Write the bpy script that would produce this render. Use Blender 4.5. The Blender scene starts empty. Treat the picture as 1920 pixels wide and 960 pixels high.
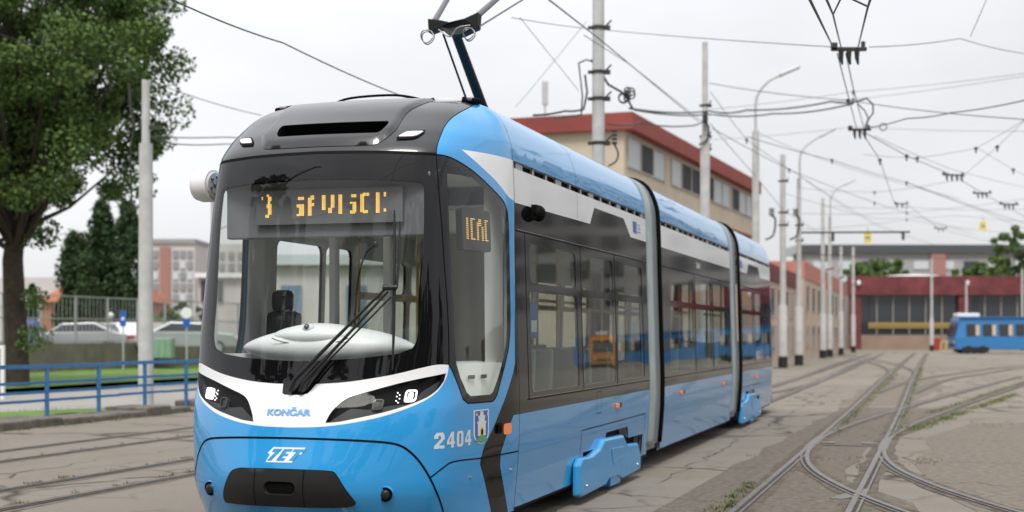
import bpy, math, random, bisect
import numpy as np
from mathutils import Vector, Matrix
from mathutils.geometry import delaunay_2d_cdt
R=math.radians
SC=bpy.context.scene
# ------------------------------------------------------------ camera / light
E=1.6; F=2667.; HOR=627.
AL=R(16.76); CA,SA=math.cos(AL),math.sin(AL)      # heading of the tram line
cam=bpy.data.cameras.new('camera'); camo=bpy.data.objects.new('camera',cam); SC.collection.objects.link(camo)
camo.location=(0,0,E); camo.rotation_euler=(R(90),0,0)
cam.lens=50; cam.sensor_width=36; cam.shift_y=(HOR-480)/1920
cam.clip_start=.1; cam.clip_end=3000
cam.dof.use_dof=True; cam.dof.focus_distance=10.6; cam.dof.aperture_fstop=1.7
SC.camera=camo
w=bpy.data.worlds.new('World'); SC.world=w; w.use_nodes=True
nt=w.node_tree; N=nt.nodes; L=nt.links; N.clear()
out=N.new('ShaderNodeOutputWorld'); bg=N.new('ShaderNodeBackground'); bg.inputs[1].default_value=.1
sky=N.new('ShaderNodeTexSky'); sky.sky_type='NISHITA'; sky.sun_disc=False
sky.sun_elevation=R(52); sky.sun_rotation=R(184); sky.dust_density=3
tc=N.new('ShaderNodeTexCoord'); sep=N.new('ShaderNodeSeparateXYZ'); L.new(tc.outputs['Generated'],sep.inputs[0])
ramp=N.new('ShaderNodeMapRange'); ramp.inputs[1].default_value=-.02; ramp.inputs[2].default_value=.9
ramp.inputs[3].default_value=4.85; ramp.inputs[4].default_value=8.0
L.new(sep.outputs[2],ramp.inputs[0])
mp=N.new('ShaderNodeMapping'); mp.inputs['Scale'].default_value=(1,1,2.6); L.new(tc.outputs['Generated'],mp.inputs[0])
nz=N.new('ShaderNodeTexNoise'); nz.inputs['Scale'].default_value=2.3; nz.inputs['Detail'].default_value=5; nz.inputs['Roughness'].default_value=.5
L.new(mp.outputs[0],nz.inputs[0])
mr=N.new('ShaderNodeMapRange'); mr.inputs[1].default_value=.3; mr.inputs[2].default_value=.7; mr.inputs[3].default_value=.86; mr.inputs[4].default_value=1.13
L.new(nz.outputs[0],mr.inputs[0])
bk=N.new('ShaderNodeMapRange'); bk.inputs[1].default_value=-.9; bk.inputs[2].default_value=.5; bk.inputs[3].default_value=.76; bk.inputs[4].default_value=1.0; L.new(sep.outputs[1],bk.inputs[0])
sx=N.new('ShaderNodeMapRange'); sx.inputs[1].default_value=-.3; sx.inputs[2].default_value=.4; sx.inputs[3].default_value=1.08; sx.inputs[4].default_value=.90; L.new(sep.outputs[0],sx.inputs[0])
m0=N.new('ShaderNodeMath'); m0.operation='MULTIPLY'; L.new(bk.outputs[0],m0.inputs[0]); L.new(sx.outputs[0],m0.inputs[1])
m1_=N.new('ShaderNodeMath'); m1_.operation='MULTIPLY'; L.new(m0.outputs[0],m1_.inputs[0]); L.new(ramp.outputs[0],m1_.inputs[1])
mul=N.new('ShaderNodeMath'); mul.operation='MULTIPLY'; L.new(m1_.outputs[0],mul.inputs[0]); L.new(mr.outputs[0],mul.inputs[1])
comb=N.new('ShaderNodeCombineColor')
for i,k in enumerate((.985,.995,1.02)):
    m_=N.new('ShaderNodeMath'); m_.operation='MULTIPLY'; m_.inputs[1].default_value=k; L.new(mul.outputs[0],m_.inputs[0]); L.new(m_.outputs[0],comb.inputs[i])
mx=N.new('ShaderNodeMix'); mx.data_type='RGBA'; mx.inputs[0].default_value=.94
L.new(sky.outputs[0],mx.inputs[6]); L.new(comb.outputs[0],mx.inputs[7])
L.new(mx.outputs[2],bg.inputs[0]); L.new(bg.outputs[0],out.inputs[0])
sun=bpy.data.lights.new('sun','SUN'); sun.energy=1.7; sun.angle=R(22); sun.color=(1,.97,.92)
so=bpy.data.objects.new('sun',sun); SC.collection.objects.link(so)
so.rotation_euler=Vector((.06,.72,-1.2)).to_track_quat('-Z','Y').to_euler()
SC.view_settings.view_transform='Standard'; SC.view_settings.look='None'; SC.view_settings.gamma=1
SC.view_settings.exposure=.78
SC.cycles.max_bounces=8; SC.cycles.transparent_max_bounces=24; SC.cycles.caustics_reflective=False; SC.cycles.caustics_refractive=False

# ------------------------------------------------------------ materials
def mat(name,col,rough=.6,metal=0,var=0,vscale=3,bump=0,bscale=40,coat=0,spec=.5,emit=None,estr=1,col2=None):
    m=bpy.data.materials.new(name); m.use_nodes=True; n=m.node_tree.nodes; l=m.node_tree.links
    b=n['Principled BSDF']; b.inputs['Base Color'].default_value=(*col,1); b.inputs['Roughness'].default_value=rough
    b.inputs['Metallic'].default_value=metal; b.inputs['Coat Weight'].default_value=coat; b.inputs['Coat Roughness'].default_value=.02
    b.inputs['Specular IOR Level'].default_value=spec
    if emit: b.inputs['Emission Color'].default_value=(*emit,1); b.inputs['Emission Strength'].default_value=estr
    t=n.new('ShaderNodeTexCoord')
    if var or col2:
        z=n.new('ShaderNodeTexNoise'); z.inputs['Scale'].default_value=vscale; z.inputs['Detail'].default_value=6; z.inputs['Roughness'].default_value=.6
        l.new(t.outputs['Object'],z.inputs[0])
        r=n.new('ShaderNodeMapRange'); r.inputs[1].default_value=.32; r.inputs[2].default_value=.68; l.new(z.outputs[0],r.inputs[0])
        x=n.new('ShaderNodeMix'); x.data_type='RGBA'
        c2=col2 or tuple(c*(1+var) for c in col)
        c1=col if col2 else tuple(c*(1-var) for c in col)
        x.inputs[6].default_value=(*c1,1); x.inputs[7].default_value=(*c2,1)
        l.new(r.outputs[0],x.inputs[0]); l.new(x.outputs[2],b.inputs['Base Color'])
    if bump:
        z=n.new('ShaderNodeTexNoise'); z.inputs['Scale'].default_value=bscale; z.inputs['Detail'].default_value=4
        l.new(t.outputs['Object'],z.inputs[0]); u=n.new('ShaderNodeBump'); u.inputs['Strength'].default_value=bump; u.inputs['Distance'].default_value=.02
        l.new(z.outputs[0],u.inputs['Height']); l.new(u.outputs[0],b.inputs['Normal'])
    return m
def glassmat(name,tint,refl=1.0,rough=.0,ior=1.5):
    m=bpy.data.materials.new(name); m.use_nodes=True; n=m.node_tree.nodes; l=m.node_tree.links; n.clear()
    o=n.new('ShaderNodeOutputMaterial'); t=n.new('ShaderNodeBsdfTransparent'); t.inputs[0].default_value=(*tint,1)
    g=n.new('ShaderNodeBsdfGlossy'); g.inputs[0].default_value=(refl,refl,refl,1); g.inputs['Roughness'].default_value=rough
    f=n.new('ShaderNodeFresnel'); ge=n.new('ShaderNodeNewGeometry'); ma=n.new('ShaderNodeMath'); ma.operation='MULTIPLY_ADD'; ma.inputs[1].default_value=1/ior-ior; ma.inputs[2].default_value=ior; l.new(ge.outputs['Backfacing'],ma.inputs[0]); l.new(ma.outputs[0],f.inputs[0])
    x=n.new('ShaderNodeMixShader'); l.new(f.outputs[0],x.inputs[0]); l.new(t.outputs[0],x.inputs[1]); l.new(g.outputs[0],x.inputs[2]); l.new(x.outputs[0],o.inputs[0])
    return m
M={}
M['blue']=mat('blue_paint',(.016,.31,.70),.3,coat=.9,var=.03,vscale=1.5,bump=.04,bscale=1.6)
M['blue2']=mat('blue_skirt_paint',(.03,.32,.68),.4,coat=.5,var=.06,vscale=5)
M['white']=mat('white_paint',(.83,.84,.86),.35,coat=.4,var=.02,vscale=2,bump=.03,bscale=1.6)
M['black']=mat('black_gloss',(.006,.006,.006),.06,spec=.3,bump=.03,bscale=1.8)
M['dome']=mat('graphite_paint',(.016,.0165,.019),.32,coat=.6)
M['frit']=mat('black_glass_border',(.006,.006,.007),.03,spec=.5)
M['gap']=mat('seam_rubber',(.003,.003,.003),.7,spec=.12)
M['plastic']=mat('dark_bumper_plastic',(.012,.012,.012),.5,spec=.35,bump=.08,bscale=180)
M['chrome']=mat('lamp_chrome',(.75,.73,.74),.15,metal=1)
M['lampglass']=mat('lamp_lens',(.75,.70,.74),.12,coat=1)
M['lampon']=mat('lit_lamp',(.9,.9,.95),.3,emit=(1,.95,1),estr=.9)
M['projector']=mat('dark_projector',(.02,.021,.021),.3,spec=.3)
M['amber']=mat('amber_lens',(.85,.18,.01),.2,coat=1,emit=(1,.25,.02),estr=.12)
M['led_dim']=mat('amber_led_dim',(.7,.45,.1),.4,emit=(1,.62,.2),estr=.5)
M['led']=mat('amber_led',(.9,.6,.1),.4,emit=(1,.60,.14),estr=.95)
M['silver']=mat('joint_cover',(.30,.355,.365),.4,coat=.3,var=.12,vscale=4)
M['wglass']=glassmat('windshield_glass',(.93,.95,.945),.9)
M['sglass']=glassmat('tinted_glass',(.66,.71,.67),.75)
M['cglass']=glassmat('cab_side_glass',(.86,.88,.84),.8)
M['lining']=mat('interior_lining',(.74,.75,.76),.6)
M['interior']=mat('interior_panel',(.86,.88,.88),.5)
M['console']=mat('white_console',(.80,.83,.83),.4)
M['khaki']=mat('khaki_blind',(.20,.195,.14),.8)
M['seat']=mat('grey_seat',(.33,.36,.36),.5)
M['pole_in']=mat('grab_rail',(.70,.52,.22),.4)
M['darkfloor']=mat('tram_floor',(.26,.26,.27),.7)
M['rubber']=mat('wiper_rubber',(.012,.012,.013),.45)
M['disp']=mat('display_case',(.17,.175,.19),.5)
M['dispdark']=mat('display_board',(.02,.02,.022),.4)
M['txtblue']=mat('letter_blue',(.17,.40,.74),.4)
M['txtwhite']=mat('letter_white',(.66,.70,.74),.4)
M['crestblue']=mat('crest_blue',(.05,.13,.40),.4)
M['green']=mat('crest_green',(.08,.33,.17),.4)
M['yellow']=mat('crest_yellow',(.75,.60,.08),.4)
M['panto']=mat('pantograph_grey',(.16,.16,.18),.35,metal=.5)
M['pblack']=mat('pantograph_black',(.010,.010,.010),.55,spec=.3)
M['cable']=mat('bare_cable',(.35,.33,.30),.4,metal=.6)
M['under']=mat('underframe',(.02,.019,.018),.8,var=.3)
M['steel']=mat('rail_steel',(.17,.155,.14),.42,metal=.6,var=.25,vscale=6,bump=.1)
M['groove']=mat('rail_groove',(.045,.036,.028),.9,var=.4,vscale=9)
M['conc']=mat('pole_concrete',(.50,.50,.49),.8,var=.14,vscale=2.5,bump=.2,bscale=30)
M['galv']=mat('galvanised_pole',(.50,.51,.52),.5,metal=.3,var=.08)
M['tar']=mat('black_band',(.013,.013,.013),.6)
M['wire']=mat('wire_dark',(.03,.035,.033),.5)
M['wiregreen']=mat('wire_patina',(.05,.085,.075),.6)
M['fitting']=mat('wire_fitting',(.035,.032,.028),.6,var=.4,vscale=20)
M['rail']=mat('railing_blue',(.045,.19,.42),.45,var=.12,vscale=6)
M['kerb']=mat('kerb_concrete',(.14,.125,.105),.95,var=.35,vscale=5,bump=.6,bscale=25)
M['grass']=mat('grass_green',(.10,.19,.03),.9,var=.3,vscale=.8,bump=.5,bscale=30)
M['tray']=mat('headlight_tray',(.05,.053,.058),.45,spec=.3)
M['chromed']=mat('dark_chrome',(.05,.05,.05),.35,spec=.4)
M['coverglass']=glassmat('headlight_cover',(.97,.97,.97),.22)
M['weed']=mat('weed_green',(.13,.16,.06),.8,var=.35,vscale=3)
M['roadm']=mat('pale_road',(.30,.285,.265),.9,var=.08,vscale=.8)
M['bark']=mat('bark',(.055,.042,.032),.95,var=.35,vscale=6,bump=.9,bscale=14)
def leafmat(name,c1,c2,sc):
    m=mat(name,c1,.75,col2=c2,vscale=sc,spec=.12); return m
M['leaf']=leafmat('leaf_green',(.055,.105,.028),(.16,.24,.075),1.1)
M['leafd']=leafmat('poplar_green',(.028,.058,.026),(.065,.105,.045),1.2)
M['leafl']=leafmat('fresh_green',(.09,.15,.045),(.16,.24,.085),1.0)
M['redfas']=mat('red_fascia',(.155,.036,.04),.8,var=.35,vscale=.8)
M['redroof']=mat('red_parapet',(.27,.055,.045),.7,var=.12,vscale=.5)
M['cream']=mat('cream_render',(.58,.50,.39),.85,var=.07,vscale=.5)
M['pink']=mat('pink_render',(.56,.43,.35),.85,var=.10,vscale=.4)
M['pinkred']=mat('salmon_cladding',(.50,.20,.16),.8,var=.15,vscale=.8)
M['hazewin']=mat('haze_tinted_window',(.26,.27,.29),.6)  # far tower windows: distance haze put into the colour as a low-contrast grey
M['dpane']=mat('dark_pane',(.03,.033,.038),.5,spec=.2,var=.3,vscale=.6)
M['dglass']=mat('dark_window_glass',(.035,.04,.045),.12,coat=.5)
M['lwin']=mat('pale_window_blind',(.55,.60,.62),.4)
M['wframe']=mat('window_frame',(.42,.40,.38),.6)
M['grey']=mat('grey_render',(.30,.30,.30),.85,var=.12,vscale=.08)
M['paleb']=mat('pale_render',(.56,.53,.52),.8,var=.06,vscale=.2)
M['brick']=mat('orange_render',(.36,.17,.11),.85,var=.08,vscale=.5)
M['tile']=mat('roof_tile',(.36,.12,.06),.8,var=.15,vscale=1)
M['redpanel']=mat('brick_red_panel',(.36,.18,.15),.8,var=.1)
M['yellowp']=mat('yellow_band',(.36,.25,.05),.6)
M['orange']=mat('orange_paint',(.72,.27,.03),.35,coat=.5)
M['tblue']=mat('old_tram_blue',(.03,.19,.46),.35,coat=.5)
M['carwhite']=mat('car_white',(.75,.76,.78),.3,coat=.8)
M['carsilver']=mat('car_silver',(.42,.45,.46),.3,coat=.8,metal=.3)
M['cardark']=mat('car_dark',(.06,.065,.07),.3,coat=.8)
M['binblue']=mat('bin_blue',(.04,.06,.22),.5); M['binyel']=mat('bin_yellow',(.55,.45,.08),.5)
M['binred']=mat('bin_red',(.4,.05,.04),.5); M['bingreen']=mat('container_green',(.24,.38,.28),.6,var=.1)
M['signblue']=mat('sign_blue',(.02,.12,.50),.4); M['signw']=mat('sign_white',(.8,.8,.8),.4); M['signy']=mat('sign_yellow',(.80,.62,.10),.5)
M['wall']=mat('retaining_concrete',(.17,.15,.125),.9,var=.25,vscale=1.3,bump=.3,bscale=8)
M['mesh']=mat('fence_wire',(.34,.35,.35),.6)
# ------------------------------------------------------------ helpers
def meta(o,label=None,cat=None,group=None,kind=None):
    if label: o['label']=label
    if cat: o['category']=cat
    if group: o['group']=group
    if kind: o['kind']=kind
    return o
def empty(name,loc=(0,0,0),rz=0,label=None,cat=None,group=None):
    o=bpy.data.objects.new(name,None); o.location=loc; o.rotation_euler=(0,0,rz); o.empty_display_size=.2
    SC.collection.objects.link(o); return meta(o,label,cat,group)
def link(name,me,parent=None):
    o=bpy.data.objects.new(name,me); SC.collection.objects.link(o)
    if parent: o.parent=parent
    return o
def copytree(o,parent=None,kids=None):
    if kids is None:
        kids={}
        for q in SC.objects:
            if q.parent: kids.setdefault(q.parent.name,[]).append(q)
    c=o.copy(); SC.collection.objects.link(c); c.parent=parent
    for ch in kids.get(o.name,[]): copytree(ch,c,kids)
    return c
class MB:
    def __init__(s): s.v=[]; s.f=[]; s.m=[]; s.sm=[]
    def add(s,vs,fs,mi=0,smooth=False):
        b=len(s.v); s.v+=[tuple(v) for v in vs]; s.f+=[tuple(b+i for i in f) for f in fs]; s.m+=[mi]*len(fs); s.sm+=[smooth]*len(fs); return s
    def box(s,c,d,mi=0,rz=0,rot=None):
        x,y,z=[q/2 for q in d]; vs=[Vector((i*x,j*y,k*z)) for i in(-1,1) for j in(-1,1) for k in(-1,1)]
        Rm=rot or Matrix.Rotation(rz,3,'Z'); vs=[Rm@v+Vector(c) for v in vs]
        return s.add(vs,[(0,1,3,2),(4,6,7,5),(0,4,5,1),(2,3,7,6),(0,2,6,4),(1,5,7,3)],mi)
    def b2(s,a,b,mi=0): return s.box([(p+q)/2 for p,q in zip(a,b)],[abs(q-p) for p,q in zip(a,b)],mi)
    def tube(s,pts,r,n=8,mi=0,caps=True):
        pts=[Vector(p) for p in pts]; k=len(pts); rs=r if isinstance(r,(list,tuple)) else [r]*k
        vs=[]; ref=None
        for i,p in enumerate(pts):
            t=(pts[min(i+1,k-1)]-pts[max(i-1,0)]); t=t.normalized() if t.length>1e-9 else Vector((0,0,1))
            if ref is None: ref=t.orthogonal().normalized()
            ref=(ref-t*ref.dot(t)); ref=ref.normalized() if ref.length>1e-6 else t.orthogonal().normalized()
            b=t.cross(ref)
            for j in range(n):
                a=2*math.pi*j/n; vs.append(p+(ref*math.cos(a)+b*math.sin(a))*rs[i])
        fs=[(i*n+j,i*n+(j+1)%n,(i+1)*n+(j+1)%n,(i+1)*n+j) for i in range(k-1) for j in range(n)]
        s.add(vs,fs,mi,True)
        if caps: s.add(vs[:n],[tuple(range(n))[::-1]],mi); s.add(vs[-n:],[tuple(range(n))],mi)
        return s
    def cyl(s,a,b,r,r2=None,n=12,mi=0): return s.tube([a,b],[r,r if r2 is None else r2],n,mi)
    def prism(s,poly,f0,f1,mi=0):
        # poly in 2d mapped by functions f0 (near side) and f1 (far side)
        n=len(poly); a=[f0(*p) for p in poly]; b=[f1(*p) for p in poly]
        return s.add(a+b,[tuple(range(n)),tuple(range(2*n-1,n-1,-1))]+[(i,i+n,(i+1)%n+n,(i+1)%n) for i in range(n)],mi)
    def ell(s,c,r,n=16,k=10,mi=0):
        vs=[];fs=[]
        for i in range(k+1):
            t=math.pi*i/k
            for j in range(n):
                a=2*math.pi*j/n; vs.append((c[0]+r[0]*math.sin(t)*math.cos(a),c[1]+r[1]*math.sin(t)*math.sin(a),c[2]+r[2]*math.cos(t)))
        for i in range(k):
            for j in range(n): fs.append((i*n+j,(i+1)*n+j,(i+1)*n+(j+1)%n,i*n+(j+1)%n))
        return s.add(vs,fs,mi,True)
    def build(s,name,ms,parent=None,bevel=0):
        me=bpy.data.meshes.new(name); me.from_pydata(s.v,[],s.f)
        for m in (ms if isinstance(ms,(list,tuple)) else [ms]): me.materials.append(M[m])
        me.polygons.foreach_set('material_index',s.m); me.polygons.foreach_set('use_smooth',s.sm); me.update()
        o=link(name,me,parent)
        if bevel:
            b=o.modifiers.new('bevel','BEVEL'); b.width=bevel; b.segments=2; b.limit_method='ANGLE'
        return o
def W(px,py,Y): return ((px-960)*Y/F,Y,E+(HOR-py)*Y/F)
def T(s,D,z=0): return (s*SA-D*CA, s*CA+D*SA, z)     # along / left of the tram line
def crs(P,n=6):
    P=[Vector((*p,0)) if len(p)==2 else Vector(p) for p in P]; o=[]
    for i in range(len(P)-1):
        a=P[max(i-1,0)];b=P[i];c=P[i+1];d=P[min(i+2,len(P)-1)]
        for k in range(n):
            t=k/n; o.append(.5*((2*b)+(c-a)*t+(2*a-5*b+4*c-d)*t*t+(3*b-a-3*c+d)*t**3))
    o.append(P[-1]); return o
# ------------------------------------------------------------ ground
def ground_mat():
    m=bpy.data.materials.new('cracked_asphalt'); m.use_nodes=True; n=m.node_tree.nodes; l=m.node_tree.links; b=n['Principled BSDF']
    t=n.new('ShaderNodeTexCoord')
    def noise(sc,det=6,ro=.6):
        z=n.new('ShaderNodeTexNoise'); z.inputs['Scale'].default_value=sc; z.inputs['Detail'].default_value=det; z.inputs['Roughness'].default_value=ro
        l.new(t.outputs['Object'],z.inputs[0]); return z.outputs[0]
    def rng(x,a,b_,c,d):
        r=n.new('ShaderNodeMapRange'); r.inputs[1].default_value=a; r.inputs[2].default_value=b_; r.inputs[3].default_value=c; r.inputs[4].default_value=d; l.new(x,r.inputs[0]); return r.outputs[0]
    def mix(f,a,b_):
        x=n.new('ShaderNodeMix'); x.data_type='RGBA'
        if isinstance(f,float): x.inputs[0].default_value=f
        else: l.new(f,x.inputs[0])
        for i,q in ((6,a),(7,b_)):
            if isinstance(q,tuple): x.inputs[i].default_value=(*q,1)
            else: l.new(q,x.inputs[i])
        return x.outputs[2]
    def math_(op,a,b_):
        x=n.new('ShaderNodeMath'); x.operation=op
        for i,q in enumerate((a,b_)):
            if isinstance(q,(int,float)): x.inputs[i].default_value=q
            else: l.new(q,x.inputs[i])
        return x.outputs[0]
    big=rng(noise(.09,4),.38,.62,0,1); med=rng(noise(.7,6),.35,.65,0,1); fine=rng(noise(38,3,.7),.3,.7,0,1); mid=rng(noise(11,5,.75),.36,.64,0,1); gr=rng(noise(130,2,.6),.3,.72,0,1)
    c=mix(big,(.185,.162,.135),(.265,.232,.195))
    c=mix(math_('MULTIPLY',med,.55),c,(.125,.108,.088))
    c=mix(math_('MULTIPLY',mid,.34),c,(.10,.088,.072))
    # patches: big voronoi cells of different tone
    wn=n.new('ShaderNodeTexNoise'); wn.inputs['Scale'].default_value=.8; l.new(t.outputs['Object'],wn.inputs[0])
    va=n.new('ShaderNodeVectorMath'); va.operation='MULTIPLY_ADD'; va.inputs[1].default_value=(1.2,1.2,0); l.new(wn.outputs[1],va.inputs[0]); l.new(t.outputs['Object'],va.inputs[2])
    v=n.new('ShaderNodeTexVoronoi'); v.inputs['Scale'].default_value=.16; l.new(va.outputs[0],v.inputs[0])
    pc=rng(v.outputs['Color'],0,1,0,1)
    c=mix(math_('MULTIPLY',pc,.38),c,(.27,.242,.205))
    c=mix(math_('MULTIPLY',fine,.6),c,(.10,.085,.068))
    c=mix(math_('MULTIPLY',gr,.5),c,(.46,.42,.365))
    cr=[]
    for sc,wd in ((.16,.016),(.5,.024)):
        q=n.new('ShaderNodeTexVoronoi'); q.feature='DISTANCE_TO_EDGE'; q.inputs['Scale'].default_value=sc
        l.new(va.outputs[0],q.inputs[0]); cr.append(rng(q.outputs[0],0,wd,1,0))
    gate=rng(noise(.23,3),.47,.57,0,1)
    crk=math_('MAXIMUM',cr[0],math_('MULTIPLY',cr[1],gate))
    crk=math_('MULTIPLY',crk,rng(noise(2,3),.35,.5,.1,1))
    c=mix(math_('MULTIPLY',crk,.9),c,(.035,.028,.02))
    moss=math_('MULTIPLY',rng(noise(.35,5,.65),.55,.68,0,1),rng(noise(9,4),.4,.6,0,1))
    c=mix(math_('MULTIPLY',moss,.45),c,(.13,.15,.06))
    l.new(c,b.inputs['Base Color']); b.inputs['Roughness'].default_value=.9; b.inputs['Specular IOR Level'].default_value=.3
    hgt=math_('SUBTRACT',math_('ADD',math_('MULTIPLY',gr,.5),math_('MULTIPLY',fine,.6)),math_('MULTIPLY',crk,2.))
    u=n.new('ShaderNodeBump'); u.inputs['Strength'].default_value=.7; u.inputs['Distance'].default_value=.012
    l.new(hgt,u.inputs['Height']); l.new(u.outputs[0],b.inputs['Normal'])
    return m
M['ground']=ground_mat()
def flat(name,poly,z,m,kind='structure'):
    mb=MB(); mb.add([(x,y,z) for x,y in poly],[tuple(range(len(poly)))]); o=mb.build(name,m); meta(o,kind=kind); return o
flat('ground',[(-900,-300),(900,-300),(900,1500),(-900,1500)],0,'ground')
def tpoly(L_): return [T(s,D)[:2] for s,D in L_]
flat('road',tpoly([(-10,15.9),(-10,23.6),(180,23.6),(180,15.9)][::-1]),.05,'roadm')
# low kerb under the railing
mb=MB()
for i in range(60):
    s=10+i*.9; h=.16+.05*math.sin(i*1.7)+.03*math.sin(i*4.1); wv=.04*math.sin(i*2.3)
    a=T(s+.45,15.25+wv,h/2-.03); mb.box(a,(.9+.02,.95,h),rz=R(90)-AL)
k=mb.build('kerb','kerb',bevel=.03); meta(k,'crumbling brown concrete kerb under the blue railing','kerb')
# verge with grass between road and retaining wall
flat('grass_verge',tpoly([(20,23.8),(20,33.0),(180,33.0),(180,23.8)][::-1]),.16,'grass')
flat('grass_patch',tpoly([(10,15.75),(10,17.8),(22.5,17.4),(26,15.75)][::-1]),.12,'grass')

def wob(P,seed,a=.12):
    g=random.Random(seed); o=[]
    for p in dens2(P,1.2): o.append((p[0]+g.gauss(0,a),p[1]+g.gauss(0,a)))
    return o
def dens2(P,st):
    o=[]
    for i in range(len(P)):
        a,b=P[i],P[(i+1)%len(P)]; k=max(1,int(math.dist(a,b)/st)); o+=[(a[0]+(b[0]-a[0])*j/k,a[1]+(b[1]-a[1])*j/k) for j in range(k)]
    return o
M['patchd']=mat('dark_asphalt_repair',(.095,.082,.068),.92,col2=(.195,.168,.138),vscale=11,bump=.6,bscale=60,spec=.3)
M['patchm']=mat('brown_asphalt_repair',(.125,.109,.09),.92,col2=(.225,.195,.16),vscale=11,bump=.6,bscale=60,spec=.3)
flat('asphalt_patch',[T(s,D)[:2] for s,D in wob([(8,2.5),(8,.1),(12,.1),(14,.25),(16,.95),(21,1.0),(24,.4),(30,-.3),(32,-.3),(32,2.1),(24,2.25),(15,2.45)],1,.05)],.003,'patchd')
flat('asphalt_patch',[T(s,D)[:2] for s,D in wob([(10,-.2),(13.2,-.3),(15,.05),(18,.3),(23,.2),(27,-.6),(27.5,-1.8),(21,-1.9),(16,-1.7),(10,-1.5)],2,.05)],.0035,'patchm')
flat('asphalt_patch',[T(s,D)[:2] for s,D in wob([(28.5,-1.9),(36,-2.4),(36,-9),(20,-7),(21,-2.4)],3,.08)],.003,'patchm')
flat('asphalt_patch',[T(s,D)[:2] for s,D in wob([(33,2.2),(55,2.1),(55,.2),(45,-.2),(40,.2),(33,.9)],4,.08)],.003,'patchm')
# ------------------------------------------------------------ rails
def rail_mesh(name,pts,parent,wide=1.0,dirt='dirt'):
    P=[Vector((x,y,0)) for x,y in pts]; mb=MB()
    prof=[(-.050,.005,1),(-.036,.005,1),(-.034,.016,0),(.022,.017,0),(.026,.006,1),(.058,.006,1),(.060,.014,0),(.082,.014,0),(.084,.005,1),(.096,.005,1)]
    n=len(prof); vs=[]
    for i,p in enumerate(P):
        t=(P[min(i+1,len(P)-1)]-P[max(i-1,0)]).normalized(); q=Vector((t.y,-t.x,0))
        for a,z,_ in prof: vs.append((p.x+q.x*a,p.y+q.y*a,z))
    for j in range(n-1):
        mb.add(vs,[],0)
    mb=MB(); b=len(mb.v); mb.v+=vs
    for i in range(len(P)-1):
        for j in range(n-1):
            mb.f.append((i*n+j,i*n+j+1,(i+1)*n+j+1,(i+1)*n+j)[::-1]); mb.m.append(1 if (prof[j][2]==1 and prof[j+1][2]==1) else 0); mb.sm.append(False)
    r_=random.Random(len(P)); dm=MB(); q_=[]
    for i,p in enumerate(P):
        t=(P[min(i+1,len(P)-1)]-P[max(i-1,0)]).normalized(); q=Vector((t.y,-t.x,0)); a_=.10+.07*r_.random(); b_=.13+.07*r_.random()
        q_+=[(p.x-q.x*a_,p.y-q.y*a_,.0042),(p.x+q.x*b_,p.y+q.y*b_,.0042)]
    dm.add(q_,[(2*i,2*i+1,2*i+3,2*i+2) for i in range(len(P)-1)]); o=mb.build(name,['steel','groove'],parent); dm.build('dirt_strip',dirt,o)
    return o
M['crackm']=mat('crack_dirt',(.035,.028,.02),.95,var=.3,vscale=8,spec=.1)
M['dirtl']=mat('pale_rail_dirt',(.13,.112,.09),.95,col2=(.20,.178,.15),vscale=5,bump=.5,bscale=50,spec=.2)
M['dirt']=mat('rail_dirt',(.075,.062,.048),.95,col2=(.17,.145,.115),vscale=4,bump=.5,bscale=50,spec=.2)
def off(P,d):
    o=[]
    for i,p in enumerate(P):
        t=(P[min(i+1,len(P)-1)]-P[max(i-1,0)]).normalized(); o.append(p+Vector((-t.y,t.x,0))*d)
    return o
def track(sD,label,gauge=1.0,n=5,z=0):
    c0=[(q[0],q[1]) for q in crs(sD,n)]; c1=[]
    for a,b in zip(c0,c0[1:]):
        k=max(1,int(min(60,math.dist(a,b))/(.5 if a[0]<45 else 3))); c1+=[(a[0]+(b[0]-a[0])*j/k,a[1]+(b[1]-a[1])*j/k) for j in range(k)]
    c1.append(c0[-1]); c=[Vector((*T(s,D)[:2],0)) for s,D in c1]
    root=empty('tram_track',(0,0,z),0,label,'tram track','tram tracks set in the yard paving')
    for d in (-gauge/2,gauge/2): rail_mesh('rail',[(p.x,p.y) for p in off(c,d)],root,dirt='dirtl' if sD[0][1]>8 else 'dirt')
    return root
track([(3,1.29),(30,1.30),(60,1.48),(125,1.6)],'straight track running from the foreground past the points towards the red depot')
track([(56.7,-3.4),(48,-2.05),(40,-.9),(35,-.18),(30.5,.42),(26.5,.92),(23.2,1.20),(21,1.26),(19,1.18),(17.2,.95),(15.5,.55),(14.1,.1),(13,-.32),(11.5,-1.0)],'curved track sweeping in from the right and back out to the right foreground',z=.003)
track([(2,4.45),(60,4.45),(120,5.0)],'track lying under the blue and white tram',n=3)
track([(30,6.6),(44,4.55),(76,4.85),(108,5.0)],'faint track curving beside the row of concrete poles',z=.002)
track([(2,8.69),(60,8.69)],'nearer track on the left between tram and railing',n=3)
track([(4,11.75),(60,11.95)],'track next to the kerb below the blue railing',n=3)
track([(40,1.2),(52,.3),(62,-1.4),(80,-5.2),(110,-16)],'track branching off to the right near the parked blue tram',z=.004)
track([(60,1.4),(80,3),(125,9)],'far track bending left towards the cream building',z=.005)
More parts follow.
